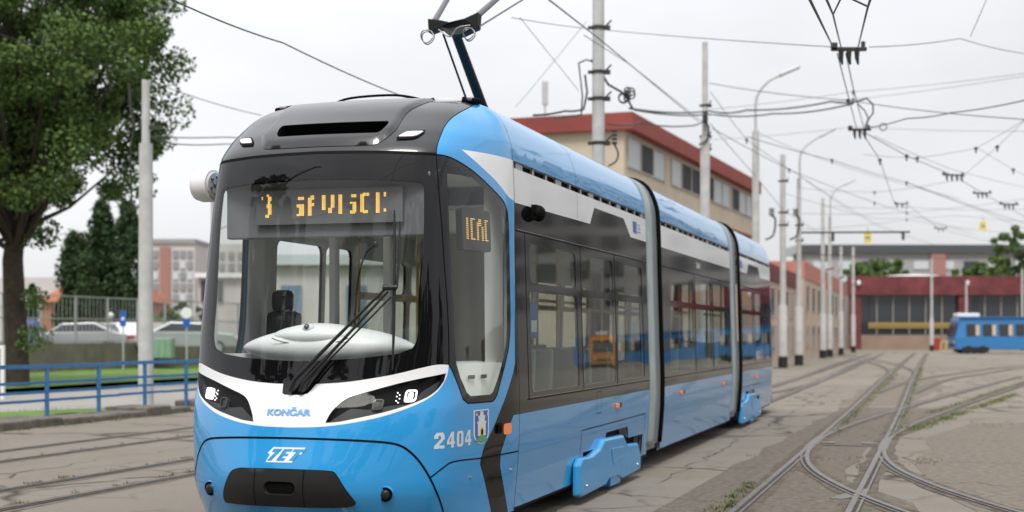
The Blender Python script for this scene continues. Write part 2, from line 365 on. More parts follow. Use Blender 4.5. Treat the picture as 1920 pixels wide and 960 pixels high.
# point plates & drain in the foreground switch
root=empty('point_plate',T(20.9,1.28),-AL,'steel cross plate and lids between the rails of the points','points cover')
mb=MB()
for i in range(24): mb.box((-.44+i*.038,0,.014),(.026,.09,.012))
mb.box((0,0,.008),(.94,.11,.008)); mb.build('grating','steel',root)
MB().box((-.30,.45,.012),(.20,.22,.012)).build('lid','steel',root); MB().box((.30,.45,.012),(.22,.24,.012)).build('lid','steel',root)
root=empty('crossing_plate',T(14.6,.83),-AL-R(12),'flat steel casting where the curved rail crosses the straight rail','rail crossing')
mb=MB(); mb.prism([(-.10,-.5),(.03,-.5),(.10,-.15),(.08,.3),(0,.6),(-.05,.3),(-.09,0)],lambda x,y:(x,y,.009),lambda x,y:(x,y,.001)); mb.build('plate','steel',root)
# cracks and slab joints in the paving
def jag(a,b,g,amp,n):
    o=[]
    for i in range(n+1):
        t=i/n; o.append((a[0]+(b[0]-a[0])*t+g.gauss(0,amp)*(0<i<n),a[1]+(b[1]-a[1])*t+g.gauss(0,amp)*(0<i<n)))
    return o
g=random.Random(21); mb=MB()
def crack(P,wd):
    P=[T(*p) for p in P]; vs=[]
    for i,p in enumerate(P):
        a=Vector(P[max(i-1,0)]);b=Vector(P[min(i+1,len(P)-1)]); t=(b-a).normalized(); n_=Vector((-t.y,t.x,0)); w2=wd*g.uniform(.3,1)*(1 if 0<i<len(P)-1 else .2)
        vs+=[Vector(p)+n_*w2+Vector((0,0,.0046)),Vector(p)-n_*w2+Vector((0,0,.0046))]
    mb.add(vs,[(2*i,2*i+1,2*i+3,2*i+2) for i in range(len(P)-1)])
for s in (13.5,17.2,19.4,23.5,28,34,41,50): crack(jag((s,1.95),(s+g.gauss(0,.8),3.1+g.random()*.6),g,.05,14),.008)
for s in (16,18.6,22.5,25.5,29.5,37): crack(jag((s,.62),(s+g.gauss(0,.5),-3.2-g.random()*2),g,.06,22),.008)
for D in (2.9,-2.3): crack(jag((15,D),(45,D+g.gauss(0,.5)),g,.05,80),.007)
for D in (10.3,): crack(jag((14,D),(30,D+g.gauss(0,.3)),g,.06,60),.006)
for i in range(46):
    s=g.uniform(11,45); D=g.choice((g.uniform(-6,.2),g.uniform(2.1,3.2),g.uniform(6,14),g.uniform(.9,1.7))); L_=g.uniform(.4,1.8); a=g.uniform(0,6.28)
    crack(jag((s,D),(s+L_*math.cos(a)*1.6,D+L_*math.sin(a)*.8),g,.05,10),.006)
o=mb.build('asphalt_cracks','crackm'); meta(o,kind='structure')
# weeds
rnd=random.Random(5)
mb=MB()
def tuft(x,y,n,sp,h):
    for _ in range(n):
        a=rnd.uniform(0,6.28); r=sp*rnd.random(); bx=x+r*math.cos(a); by=y+r*math.sin(a); b=rnd.uniform(0,6.28); hh=h*rnd.uniform(.4,1); w_=.003+.004*rnd.random(); le=rnd.uniform(.2,.9)*hh
        mb.add([(bx-w_*math.sin(b),by+w_*math.cos(b),0),(bx+w_*math.sin(b),by-w_*math.cos(b),0),(bx+le*math.cos(b),by+le*math.sin(b),hh)],[(0,1,2)])
def weeds_along(s0,s1,D0,D1,cnt,n=14,sp=.07,h=.05):
    for _ in range(cnt):
        t=rnd.random(); x,y,_z=T(s0+(s1-s0)*t,D0+(D1-D0)*t+rnd.gauss(0,.05)); tuft(x,y,n,sp*rnd.uniform(.5,1.5),h)
weeds_along(12,15.5,1.93,1.92,60); weeds_along(22,60,1.62,1.7,150,12,.12,.06); weeds_along(22,70,.66,.85,150,12,.12,.06)
weeds_along(24,40,.55,-1.9,170,16,.16,.07); weeds_along(30,55,.15,-3.4,170,14,.2,.07); weeds_along(13,20,.95,.95,20,8,.05,.03)
weeds_along(10,40,8.3,8.3,90); weeds_along(10,40,9.3,9.3,90); weeds_along(10,40,11.35,11.4,60); weeds_along(10,45,14.65,14.7,220,16,.15,.07)
for i in range(26):
    s=rnd.uniform(18,70); D=rnd.uniform(-9,2.5); x,y,_=T(s,D)
    for _ in range(8): tuft(x+rnd.gauss(0,.5),y+rnd.gauss(0,.5),14,.2,.05)
for s in (67,73,95,100,110,125):
    for _ in range(10): x,y,_z=T(s+rnd.gauss(0,.4),7.2+rnd.gauss(0,.4)); tuft(x,y,14,.2,.12)
o=mb.build('weeds','weed'); meta(o,'low weeds and moss growing along the rails','weeds',kind='stuff')
mb=MB()
for _ in range(1500):
    s=rnd.uniform(26,70); D=rnd.uniform(24,33); x,y,_z=T(s,D); mb_n=len(mb.v)
    tuft(x,y,5,.4,.3)
for _ in range(500):
    s=rnd.uniform(14,25); D=rnd.uniform(15.8,17.5); x,y,_z=T(s,D); tuft(x,y,6,.25,.2)
o=mb.build('grass_tufts','grass'); meta(o,'rough green grass beyond the blue railing','grass',kind='stuff')

# ------------------------------------------------------------ railing on the left
rt=empty('blue_railing',T(10,15.35),-AL,'long blue steel railing with four bars on the kerb at left','railing')
mb=MB()
for z,r in ((1.03,.035),(.74,.02),(.57,.02),(.42,.02)):
    o=MB(); pts=[(.02*math.sin(i*1.3)*(z<1),i*1.6,z+.012*math.sin(i*2.1)) for i in range(0,26)]
    for a,b in zip(pts,pts[1:]):
        mid=[(p+q)/2 for p,q in zip(a,b)]; o.box(mid,(.045 if z>1 else .02,1.61,.07 if z>1 else .05))
    o.build('bar','rail',rt)
for i in range(25):
    MB().box((0,.55+i*1.64,.53),(.06,.06,1.03)).build('post','rail',rt,bevel=.006)
# ------------------------------------------------------------ concrete poles
def pole(s,D,h,r0,r1,label,sleeve=2.9,band=.55,fit=(),zfit=6):
    t=empty('concrete_pole',T(s,D),0,label,'pole','concrete poles along the tram yard')
    r0*=.87; r1*=.87; MB().tube([(0,0,0),(0,0,h)],[r0,r1],14).build('shaft','conc',t)
    if sleeve: MB().tube([(0,0,band),(0,0,sleeve),(0,0,sleeve+.12)],[r0*1.28,r0*1.28,r0*1.02],14).build('sleeve','conc',t)
    if band: MB().tube([(0,0,0),(0,0,band)],r0*1.36,14).build('base_band','tar',t)
    for z in fit:
        q=MB(); q.tube([(0,0,z-.04),(0,0,z+.04)],r1*1.2,12); q.box((r1*1.5,0,z),(.16,.07,.10)); q.box((-r1*1.4,0,z),(.12,.06,.07)); q.tube([(r1,0,z),(r1*2.3,-.05,z+.16)],.02,6); q.build('bracket','fitting',t)
    return t
def polex(px,Y,h,r0,r1,label,**k):
    X=(px-960)*Y/F; s=X*SA+Y*CA; D=-X*CA+Y*SA
    return pole(s,D,h,r0,r1,label,**k)
polex(1122,32,10.4,.19,.145,'tall concrete pole behind the tram roof wrapped in black cables',sleeve=0,band=0,fit=(5.9,6.9,7.5,8.5))
polex(1322,46,11.05,.14,.10,'concrete pole in front of the cream building with a red parapet',sleeve=7.9,band=0,fit=(7.6,8.0,9.0))
polex(1468,67.7,10.15,.19,.14,'thick black footed pole nearest to the tram tail',fit=(6.8,8.9,7.4))
polex(1498,73,9.6,.19,.12,'black footed lamp pole second from the tram tail',fit=(6.4,7.2))
polex(1543,95,10.7,.2,.13,'slim black footed pole third from the tram tail',fit=(6.5,))
polex(1556,100,9.9,.18,.13,'black footed lamp pole close behind the third pole',fit=(6.2,))
polex(1577,110,8.4,.17,.12,'shorter black footed pole in front of the pink wall',sleeve=3.2,fit=(6,))
polex(1600,127,9.4,.18,.13,'black footed pole at the left corner of the depot',sleeve=3.2,fit=(6,))
polex(1747,138,9.0,.17,.12,'lone black footed pole in front of the depot front',sleeve=3,fit=(5,))
polex(1812,143,7.0,.14,.11,'pale pole rising behind the parked blue tram roof',sleeve=0,fit=())
polex(1917,143,8.2,.14,.11,'pale pole at the right edge of the view by the depot',sleeve=0,fit=())
# left pole by the railing
t=empty('concrete_pole',T(27.0,16.35),0,'pale concrete pole standing behind the blue railing at left','pole','concrete poles along the tram yard')
MB().tube([(0,0,0),(0,0,5.7)],[.165,.145],16).build('sleeve','conc',t); MB().tube([(0,0,5.7),(0,0,7.07)],[.09,.086],12).build('shaft','conc',t)
q=MB(); q.box((.1,0,6.05),(.5,.08,.09)); q.tube([(-.25,0,6.05),(-.33,0,6.5),(-.36,0,7.0)],.035,6); q.tube([(-.25,0,6.05),(-.33,0,5.6),(-.3,0,4.3)],.022,6); q.build('bracket','fitting',t)
t=empty('lamp_post',T(31,16.9),0,'thin pale lamp post with a small arm behind the left concrete pole','lamp post')
MB().tube([(0,0,0),(0,0,5.3)],[.09,.07],12).build('post','galv',t)
MB().tube([(0,0,4.1),(.35,0,4.25),(.9,0,4.4),(1.15,0,4.42)],.02,6).build('arm','galv',t); MB().box((1.3,0,4.44),(.35,.14,.06)).build('lamp_head','galv',t)
# tall curved street lamps
def lamp(px,Y,z0,pts,label,withpole):
    t=empty('street_lamp',W(px,HOR+E*F/Y,Y),0,label,'street lamp','curved arm street lamps above the yard')
    if withpole: MB().tube([(0,0,0),(0,0,z0)],[.17,.14],12).build('post','conc',t)
    P=[(a,0,b) for a,b in pts]; P=[tuple(v) for v in crs(P,6)]
    MB().tube([(0,0,z0-.3)]+P[1:] if False else P,.055,8).build('arm','galv',t)
    a=P[-1]; d=(Vector(P[-1])-Vector(P[-3])).normalized(); q=MB(); rot=d.to_track_quat('X','Z').to_matrix()
    q.box(Vector(a)+d*.35,(.9,.26,.14),rot=rot); q.build('lamp_head','galv',t,bevel=.04)
lamp(1417,58,9.9,[(0,9.8),(0,11.0),(.15,11.5),(.55,11.95),(1.05,12.2)],'tallest curved street lamp beside the cream building',True)
lamp(1500,72.6,9.6,[(0,9.5),(0,10.6),(.2,11.1),(.65,11.5),(1.1,11.75)],'curved street lamp rising from the second black footed pole',False)
lamp(1557,99.6,9.8,[(0,9.7),(0,11.0),(.2,11.5),(.6,11.9),(1.0,12.1)],'farthest curved street lamp above the pink building',False)

# ------------------------------------------------------------ buildings
def facade(root,O,dx,length,z0,z1,wins,mwall='cream',thick=12,glass='dglass',depth=.12):
    """wall seen from outside: O start, dx unit dir along facade, outward normal on the right of dx"""
    nx=Vector((dx[1],-dx[0],0)); dx=Vector((dx[0],dx[1],0))
    def P(a,z,d=0): return Vector(O)+dx*a+nx*d+Vector((0,0,z))
    for a0,a1,b0,b1,g in wins:
        fr=MB(); w_=.07
        for (p0,p1,q0,q1) in ((a0,a1,b0,b0+w_),(a0,a1,b1-w_,b1),(a0,a0+w_,b0+w_,b1-w_),(a1-w_,a1,b0+w_,b1-w_)):
            fr.prism([(p0,q0),(p1,q0),(p1,q1),(p0,q1)],lambda a,z:P(a,z,.06),lambda a,z:P(a,z,.0))
        f=fr.build('window','wframe',root)
        mbp=MB(); mbp.prism([(a0+w_,b0+w_),(a1-w_,b0+w_),(a1-w_,b1-w_),(a0+w_,b1-w_)],lambda a,z:P(a,z,.03),lambda a,z:P(a,z,.002)); o=mbp.build('pane',g,f)
        
def block(root,O,dx,length,depth,z0,z1,m,name='wall'):
    nx=Vector((dx[1],-dx[0],0)); d=Vector((dx[0],dx[1],0)); c=Vector(O)+d*length/2-nx*depth/2+Vector((0,0,(z0+z1)/2))
    MB().box(c,(length,depth,z1-z0),rz=math.atan2(dx[1],dx[0])).build(name,m,root)
# cream office building
u=Vector((.345,.9386)); b=empty('office_building',(0,0,0),0,'long cream office building with red parapet rising behind the tram','building')
Oc=Vector((4.76,60.4,0)); Lg=29.5
block(b,Oc,u,Lg,6,0,10.34,'cream')
nxt=Vector((u.y,-u.x,0))
d3=Vector((u.x,u.y,0))
mb=MB(); c=Oc+d3*Lg/2-nxt*2.9; mb.box(c+Vector((0,0,10.64)),(Lg+.6,6.7,.72),rz=math.atan2(u.y,u.x)); mb.build('parapet','redroof',b)
wins=[]
def wn(a0,a1,z0,z1,pat):
    k=len(pat); st=(a1-a0)/k
    return [(a0+i*st+.03,a0+(i+1)*st-.03,z0,z1,{'d':'dpane','l':'lwin'}[c_]) for i,c_ in enumerate(pat)]
wins+=wn(.4,7.0,8.75,10.1,'ldl')+wn(8.2,14.6,8.75,10.1,'ldd')+wn(15.6,22.2,8.75,10.1,'dll')+wn(22.8,29,8.75,10.1,'dll')
wins+=wn(.4,13.4,5.2,6.7,'ddlddl')+wn(14.6,28.8,5.2,6.7,'ddlddd')
facade(b,Oc,u,Lg,0,10,wins)
MB().box(Oc+d3*Lg/2+nxt*.05+Vector((0,0,7.6)),(Lg,.1,.12),rz=math.atan2(u.y,u.x)).build('ledge','redroof',b)
# mast
t=empty('roof_antenna',W(1022,215,80),0,'slim antenna mast standing on the office roof','antenna'); MB().tube([(0,0,-3),(0,0,1.0)],.05,6).build('mast','galv',t)
MB().box((0,0,1.2),(.35,.25,1.3)).build('panel','galv',t)
# red fascia + pink service building along the yard
b=empty('service_building',(0,0,0),0,'two storey pink and salmon workshop building behind the row of poles','building')
d=Vector((SA,CA)); O2=Vector(T(104,9.4)); block(b,O2,d,47,12,0,5.6,'pink'); 
block(b,Vector(T(104,9.35)),d,47,12,5.61,6.9,'pinkred','fascia')
ws=[]
for i in range(9): ws+=[(1.5+i*5,4.0+i*5,3.3,5.2,'dglass'),(1.5+i*5,4.0+i*5,.6,2.3,'dglass')]
facade(b,Vector(T(104,9.39)),d,47,0,6,ws)
b=empty('red_topped_workshop',(0,0,0),0,'low workshop with dark red fascia just past the tail of the tram','building')
block(b,Vector(T(82,9.9)),d,21.5,12,0,4.85,'pink'); block(b,Vector(T(82,9.8)),d,21.5,12,4.86,5.9,'redfas','fascia')
facade(b,Vector(T(82,9.89)),d,21,0,5,[(1+i*4,3.6+i*4,2.7,4.5,'dglass') for i in range(5)]+[(1+i*4,3.6+i*4,.5,2.2,'dglass') for i in range(5)])
M['brick2']=mat('plinth_render',(.30,.215,.165),.85,var=.12,vscale=.5)
# depot hall
b=empty('tram_depot',(36,150,0),0,'wide depot hall with dark red fascia and glazed bays','building')
Wd=150
MB().b2((0,0.6,0),(Wd,40,7.0)).build('wall','grey',b)
mb=MB(); mb.b2((-.6,-.5,5.75),(Wd,.4,7.75)); mb.build('fascia','redfas',b)
MB().b2((-.6,-.05,0),(Wd,.55,1.55)).build('plinth','brick2',b)
x=0
for i in range(13):
    x=i*11.4
    MB().b2((x-.4,-.35,0),(x+.75,.5,5.75)).build('pilaster','redfas',b)
    mbg=MB(); mbg.b2((x+.75,.2,1.56),(x+11,.5,5.74)); g=mbg.build('glazing','dglass',b)
    mm=MB()
    for k in range(1,6): mm.b2((x+.75+k*1.72,.12,1.6),(x+.83+k*1.72,.22,5.7))
    mm.build('mullion','wframe',g)
    MB().b2((x+1.6,.05,2.25),(x+10.4,.19,2.85)).build('yellow_panel','yellowp',b); MB().b2((x+1.6,.0,2.5),(x+10.4,.04,2.62)).build('panel_rail','brick2',b)
    o=MB(); o.ell((x+.4,-.75,7.0),(.22,.12,.28),12,8); o.build('lamp','signw',b)
for i in range(6): MB().ell((8+i*18,8,7.7),(4.2,6,.5),20,8).build('skylight','signw',b)
# far slab behind the depot
M['paleb2']=mat('lilac_grey_render',(.36,.35,.36),.85,var=.08,vscale=.1)
b=empty('apartment_slab',(70,340,0),0,'very long grey apartment slab behind the red depot','building')
MB().b2((0,0,0),(190,14,21)).build('wall','paleb2',b); MB().b2((-2,-1,21),(190,15,23)).build('roof','cardark',b)
for r in range(3):
    for i in range(30): 
        f=MB().b2((2+i*6,-.25,10.4+r*3.4),(5.6+i*6,.05,12.3+r*3.4)).build('window','lwin' if (i*7+r*3)%4 else 'dglass',b)
for x in (30,62): MB().b2((x,-.8,0),(x+3.5,.2,21)).build('stair_panel','redpanel',b)
# left side background: towers, house, slab
b=empty('apartment_tower',W(285,600,260),0,'white apartment tower with a brick red stripe at left','building')
MB().b2((0,0,-10),(7.8,12,14)).build('wall','paleb',b); MB().b2((1.5,-.5,-10),(3.4,-.02,13.3)).build('stripe','redpanel',b); MB().b2((-.3,-.4,14),(8,12,14.8)).build('roof','grey',b)
for r in range(9):
    for x0 in (.2,3.9,5.2,6.5): MB().b2((x0,-.3,-4.6+r*2),(x0+.95,-.03,-3.3+r*2)).build('window','hazewin' if (r+int(x0))%3 else 'lwin',b)
b=empty('apartment_tower',W(362,600,300),0,'second paler tower half hidden by the tram front','building')
MB().b2((0,0,-10),(12,12,16)).build('wall','paleb',b); MB().b2((1.0,-.5,-10),(2.8,-.02,15.3)).build('stripe','redpanel',b)
for r in range(8):
    for x0 in (3.5,5.5,7.5,9.5): MB().b2((x0,-.3,-4+r*2.4),(x0+1.2,-.03,-2.5+r*2.4)).build('window','hazewin',b)
b=empty('white_block',W(36,600,300),0,'long white block on the skyline behind the big tree','building')
MB().b2((-30,0,-10),(19,12,9)).build('wall','paleb',b); 
for i in range(12): MB().b2((-28+i*4,-.3,3),(-26+i*4,-.03,5)).build('window','lwin',b)
b=empty('white_villa',W(372,560,150),0,'small white building with a dark window beside the tram pillar','building')
MB().b2((0,0,-6),(7,8,2.2)).build('wall','paleb',b); MB().b2((-.3,-.6,2.2),(7.4,8,2.7)).build('roof','signw',b); MB().b2((.3,-.2,-.4),(2.6,-.02,1.9)).build('window','dglass',b)
b=empty('brick_house',W(78,640,130),0,'orange house with a red tiled roof behind the tall poplars','house')
MB().b2((0,0,-2),(9.5,9,3.6)).build('wall','brick',b)
mb=MB(); mb.add([(-.3,-.5,3.6),(9.8,-.5,3.6),(9.8,9.5,3.6),(-.3,9.5,3.6),(1.2,4,5.5),(8.4,4,5.5)],[(0,1,5,4),(1,2,5),(2,3,4,5),(3,0,4)]); mb.build('roof','tile',b)
for x0 in (3.0,4.0,5.2): MB().box((x0,.55,4.35),(.5,.3,.35),rot=Matrix.Rotation(R(25),3,'X')).build('skylight','signw',b)
MB().b2((-3,-.5,-2),(0,6,1.8)).build('annex','brick',b)
for (z) in (-.1,-1.5,1.2): MB().b2((-2.6,-.8,z-.0),(-.2,-.45,z+.6)).build('balcony','paleb',b)
MB().b2((5.2,-.2,-1.8),(6.2,-.02,.7)).build('door','grey',b)
for x0 in (1.2,3.2,7.4): MB().b2((x0,-.2,0.6),(x0+1,-.02,2.1)).build('window','dglass',b)
# building seen through the cab windows
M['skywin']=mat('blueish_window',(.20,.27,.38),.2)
b=empty('cream_house',W(520,600,70),0,'pale cream house seen through the cab glass','house')
MB().b2((-1,0,-3),(7,8,2.7)).build('wall','paleb',b); MB().b2((-1.3,-.4,2.7),(7.3,8.4,3.2)).build('roof','lwin',b)
for x0 in (.2,3.4): MB().b2((x0,-.15,-.6),(x0+1.0,-.02,1.7)).build('window','skywin',b)

# retaining wall + mesh fence at left
w_=empty('retaining_wall',T(22,33.2),-AL,'low weathered concrete wall behind the grass strip','wall')
MB().b2((-.2,0,0),(.2,110,1.25)).build('wall','wall',w_)
f=empty('mesh_fence',T(22,33.25,1.25),-AL,'tall pale mesh fence on the low wall in front of parked cars','fence')
for i in range(34): MB().b2((-.04,i*2.3,0),(.04,i*2.3+.07,1.9)).build('post','mesh',f)
mb=MB(); 
for z in (.05,.95,1.85): mb.b2((-.02,0,z),(.02,76,z+.05))
for i in range(280): mb.b2((-.008,i*.27,0),(.008,i*.27+.012,1.85))
mb.build('mesh','mesh',f)
hw=empty('panel_wall',W(158,665,72),0,'pale grey panel wall behind the parked cars','wall')
for i in range(7): MB().b2((i*2.0,0,-1),(i*2.0+1.96,.15,1.65)).build('panel','paleb',hw)
# cars
def car(loc,rz,body,label,L_=4.3,van=False):
    t=empty('parked_car',loc,rz,label,'car','cars parked behind the mesh fence')
    h=1.45; prof=[(-2.1,.35),(-2.12,.75),(-1.95,.92),(-1.3,1.0),(-.75,1.40),(.7,1.45),(1.5,1.05),(2.05,.92),(2.12,.6),(2.08,.35)]
    mb=MB(); n=len(prof)
    rings=[]
    for y,k in ((-.82,.0),(-.78,1),(.78,1),(.82,0)):
        pass
    def sec(y,ins): return [(x,y*(1-.18*max(0,(z-.95))/.5),z) for x,z in prof]
    a=sec(-.84,0); c=sec(.84,0)
    mb.add(a+c,[tuple(range(n)),tuple(range(2*n-1,n-1,-1))]+[(i,i+n,(i+1)%n+n,(i+1)%n) for i in range(n)])
    bd=mb.build('body',body,t,bevel=.06)
    for sgn in (-1,1):
        q=MB(); P=[(-1.15,1.02),(-.72,1.34),(.65,1.38),(1.3,1.04)]
        q.prism(P,lambda x,z:(x,sgn*(.845*(1-.18*max(0,z-.95)/.5)+.012),z),lambda x,z:(x,sgn*(.845*(1-.18*max(0,z-.95)/.5)-.02),z)); q.build('side_window','dglass',t)
        for x in (-1.3,1.3):
            wq=MB().cyl((x,sgn*.68,.32),(x,sgn*.87,.32),.32,n=18); o=wq.build('wheel','tar',t); MB().cyl((x,sgn*.86,.32),(x,sgn*.885,.32),.18,n=14).build('rim','carsilver',o)
    for nm,xx,m_ in (('headlight',-2.08,'lampglass'),('tail_light',2.06,'binred')):
        for y in (-.6,.6): MB().box((xx,y,.78),(.12,.32,.16)).build(nm,m_,t)
    q=MB(); q.add([(-1.28,-.66,1.03),(-1.28,.66,1.03),(-.78,.60,1.37),(-.78,-.60,1.37)],[(0,1,2,3)]); q.build('windscreen','dglass',t)
    return t
def atg(px,Y,z=.7): x,y,_=W(px,0,Y); return (x,y,z)
car(atg(255*0.5+25,64),R(8),'carsilver','silver grey car parked furthest left behind the mesh fence')
car(atg(232,66),R(-50),'carwhite','white car parked beside the silver one behind the mesh fence')
car(atg(352,62),R(190),'carsilver','pale grey car half hidden by the tram front')
car(atg(175,68),R(4),'cardark','dark car between the silver and the white car behind the fence')
for nm,px,m_,lab in (('waste_bin',60,'binblue','blue recycling bin behind the fence next to the tree'),('waste_bin',45,'binyel','yellow recycling bin right beside the tree trunk'),('waste_bin',36,'binred','red recycling bin hidden behind the tree trunk')):
    t=empty(nm,atg(px,62,.75),0,lab,'bin','recycling bins by the tree')
    q=MB(); q.tube([(0,0,.0),(0,0,.3),(0,0,1.1),(0,0,1.4),(0,0,1.5)],[.42,.48,.5,.36,.1],14); q.build('body',m_,t); MB().box((0,-.42,1.15),(.35,.15,.12)).build('slot','tar',t)
t=empty('container',atg(302,60,.6),R(5),'green metal container beside the left pole','container')
MB().b2((-.35,-.5,0),(.5,.6,.85)).build('body','bingreen',t,bevel=.03); q=MB(); [q.b2((x,-.55,.05),(x+.04,-.5,.8)) for x in (-.3,-.05,.2,.4)]; q.build('rib','bingreen',t)
# signs
def sign(px,py0,py1,Y,w,m_,label,round_=False):
    zc=E+(HOR-(py0+py1)/2)*Y/F; h=(py1-py0)*Y/F
    t=empty('road_sign',W(px,HOR+E*F/Y,Y),0,label,'road sign')
    MB().tube([(0,0,0),(0,0,zc+h/2)],.035,8).build('post','galv',t)
    if round_: MB().cyl((0,-.06,zc+h*.25),(0,-.04,zc+h*.25),h*.27,n=20).build('disc','signw',t); MB().box((0,-.05,zc-h*.22),(w,.02,h*.4)).build('plate','signblue',t)
    else:
        MB().box((0,-.05,zc),(w,.02,h)).build('plate','signblue',t); MB().box((0,-.065,zc),(w*.5,.01,h*.2)).build('symbol','signw',t)
sign(231,583,612,58,.24,'signblue','narrow blue upright sign in front of the panel wall')
sign(350,577,616,58,.3,'signblue','white disc above a small blue plate on a post',True)
t=empty('globe_lamp',atg(208,60,.9),0,'small white globe lamp on a short post','lamp'); MB().tube([(0,0,0),(0,0,1.4)],.03,6).build('post','galv',t); MB().ell((0,0,1.5),(.12,.12,.14)).build('globe','signw',t)
t=empty('white_gate_post',T(19.8,15.9)[:2]+(0,),-AL,'white tube frame at the left edge by the railing','gate frame')
t.location=W(6,757,34); MB().b2((-.06,-.03,0),(.03,.03,1.32)).build('post','signw',t); MB().b2((-1.2,-.03,1.32),(.03,.03,1.4)).build('top_bar','signw',t)
# ------------------------------------------------------------ trees
def leaves(name,clumps,nl,size,m_,parent,seed,flatz=.8):
    rg=np.random.default_rng(seed); C=np.array(clumps); tot=len(C)*nl
    c=np.repeat(C,nl,0); d=rg.normal(size=(tot,3)); d/=np.linalg.norm(d,axis=1)[:,None]
    r=c[:,3:4]*rg.random((tot,1))**.45; pos=c[:,:3]+d*r*np.array([1,1,flatz])
    a=rg.normal(size=(tot,3)); a/=np.linalg.norm(a,axis=1)[:,None]
    b=np.cross(a,rg.normal(size=(tot,3))); b/=np.linalg.norm(b,axis=1)[:,None]
    s=size*rg.uniform(.6,1.3,(tot,1)); a=a*s; b=b*s*.7
    V=np.stack([pos-a*.5,pos+b*.5,pos+a*.5,pos-b*.5],1).reshape(-1,3)
    me=bpy.data.meshes.new(name); me.vertices.add(tot*4); me.vertices.foreach_set('co',V.ravel())
    me.loops.add(tot*4); me.loops.foreach_set('vertex_index',np.arange(tot*4)); me.polygons.add(tot)
    me.polygons.foreach_set('loop_start',np.arange(tot)*4); me.polygons.foreach_set('loop_total',np.full(tot,4)); me.materials.append(M[m_]); me.update(calc_edges=True)
    return link(name,me,parent)
def broad(loc,label,th,rad,zc,nc,nl,size,m_,seed,tr=.5,low=3.5,cat='tree',name='tree',group=None):
    rg=random.Random(seed); t=empty(name,loc,0,label,cat,group)
    mb=MB(); mb.tube([(0,0,-.2),(.05,0,1),(-.1,.1,low),(.1,0,low+1.5),(0,0,zc)],[tr*1.25,tr,tr*.85,tr*.65,tr*.3],12)
    cl=[]
    for i in range(nc):
        while True:
            v=Vector((rg.uniform(-1,1),rg.uniform(-1,1),rg.uniform(-1,1)))
            if .35<v.length<1: break
        p=Vector((v.x*rad[0],v.y*rad[1],zc+v.z*rad[2]))
        if p.z<low+.6*rg.random(): p.z=low+rg.random()*1.5
        k=rg.uniform(.09,.20)*rad[0]; cl.append((*p,k))
        if i%2==0:
            s=Vector((0,0,min(low+rg.random()*3.2,p.z-.5))); m_id=s.lerp(p,.5)+Vector((0,0,-.3)); mb.tube([s,m_id,p],[tr*.28,tr*.14,.02],6)
    mb.build('trunk','bark',t); leaves('crown',cl,nl,size,m_,t,seed); return t
bt=broad(W(28,733,40)[:2]+(0,),'large broadleaf tree towering over the left side of the yard',11,(4.55,4.6,5.6),9.7,340,430,.13,'leaf',11,.33,3.7,group=None)
cl=[(.62,-.3,1.5,.55),(.62,-.2,2.6,.42)]
[leaves('foliage',[c_],260,.12,'leafl',bt,77+i_) for i_,c_ in enumerate(cl)]
for i in range(6): pass
def poplar(px,Y,top,wd,seed,label,base=.6):
    rg=random.Random(seed); t=empty('poplar_tree',W(px,HOR+E*F/Y,Y),0,label,'tree','dark poplars behind the panel wall')
    H=E+(HOR-top)*Y/F; wm=wd*Y/F/2; MB().tube([(0,0,0),(0,0,H*.9)],[.3,.05],8).build('trunk','bark',t)
    cl=[]
    for i in range(110):
        q=rg.random()**.8; z=base+q*(H-base-.4); rr=wm*(math.sin(min(1,(1-q)*1.8+.12)*math.pi/2)); a=rg.random()*6.28; u_=rg.random()**.5
        cl.append((math.cos(a)*rr*u_*.8,math.sin(a)*rr*u_*.8,z,.25*wm+.12))
    leaves('crown',cl,110,.26,'leafd',t,seed,1.7)
poplar(140,90,438,84,1,'left dark poplar in front of the orange house',1.0)
poplar(190,88,380,78,2,'tallest middle poplar in front of the orange house',1.0)
poplar(240,88,376,74,3,'right dark poplar beside the concrete pole',1.0)
poplar(163,86,470,46,8,'shorter poplar between the left and middle ones',1.0)
poplar(60,120,530,20,4,'small dark conifer behind the big tree trunk',.5)
i=0
for px,Y,h,rd,lab in ((320,110,3.2,2.2,'low bush left of the tram front'),(345,125,4.2,2.4,'bush rising behind the round sign'),(300,140,3.5,2.5,'bush at the foot of the apartment tower'),(215,95,2.6,1.6,'bush at the foot of the poplars')):
    i+=1; broad(atg(px,Y,.3),lab,h,(rd,rd,h*.4),h*.62,22,170,.3,'leafl' if i%2 else 'leafd',30+i,.1,.6,'bush','bush')
for px,Y,h,rd,lab,m_ in ((1625,215,13,4.5,'flat topped green tree left above the depot roof','leafl'),(1655,220,13.6,4.5,'green tree second from the left above the depot roof','leafl'),(1700,200,9.8,4,'bushy tree behind the depot roof left of centre','leafl'),(1740,205,10.2,3.4,'small bright tree behind the depot by the lone pole','leafl'),(1808,210,11.6,3.2,'tree with a brown side behind the parked blue tram','leafl'),(1838,205,11.8,3.4,'dense dark tree behind the parked blue tram','leafl'),(1903,190,16.5,3.6,'tall slender tree at the right edge above the depot','leafl'),(1945,200,13,3.4,'broad tree cut by the right edge above the depot','leaf')):
    i+=1; broad(atg(px,Y,0),lab,h,(rd*1.1,rd,h*.36),h*.62,80,150,.5,m_,60+i,.3,h*.3,group='trees behind the depot')
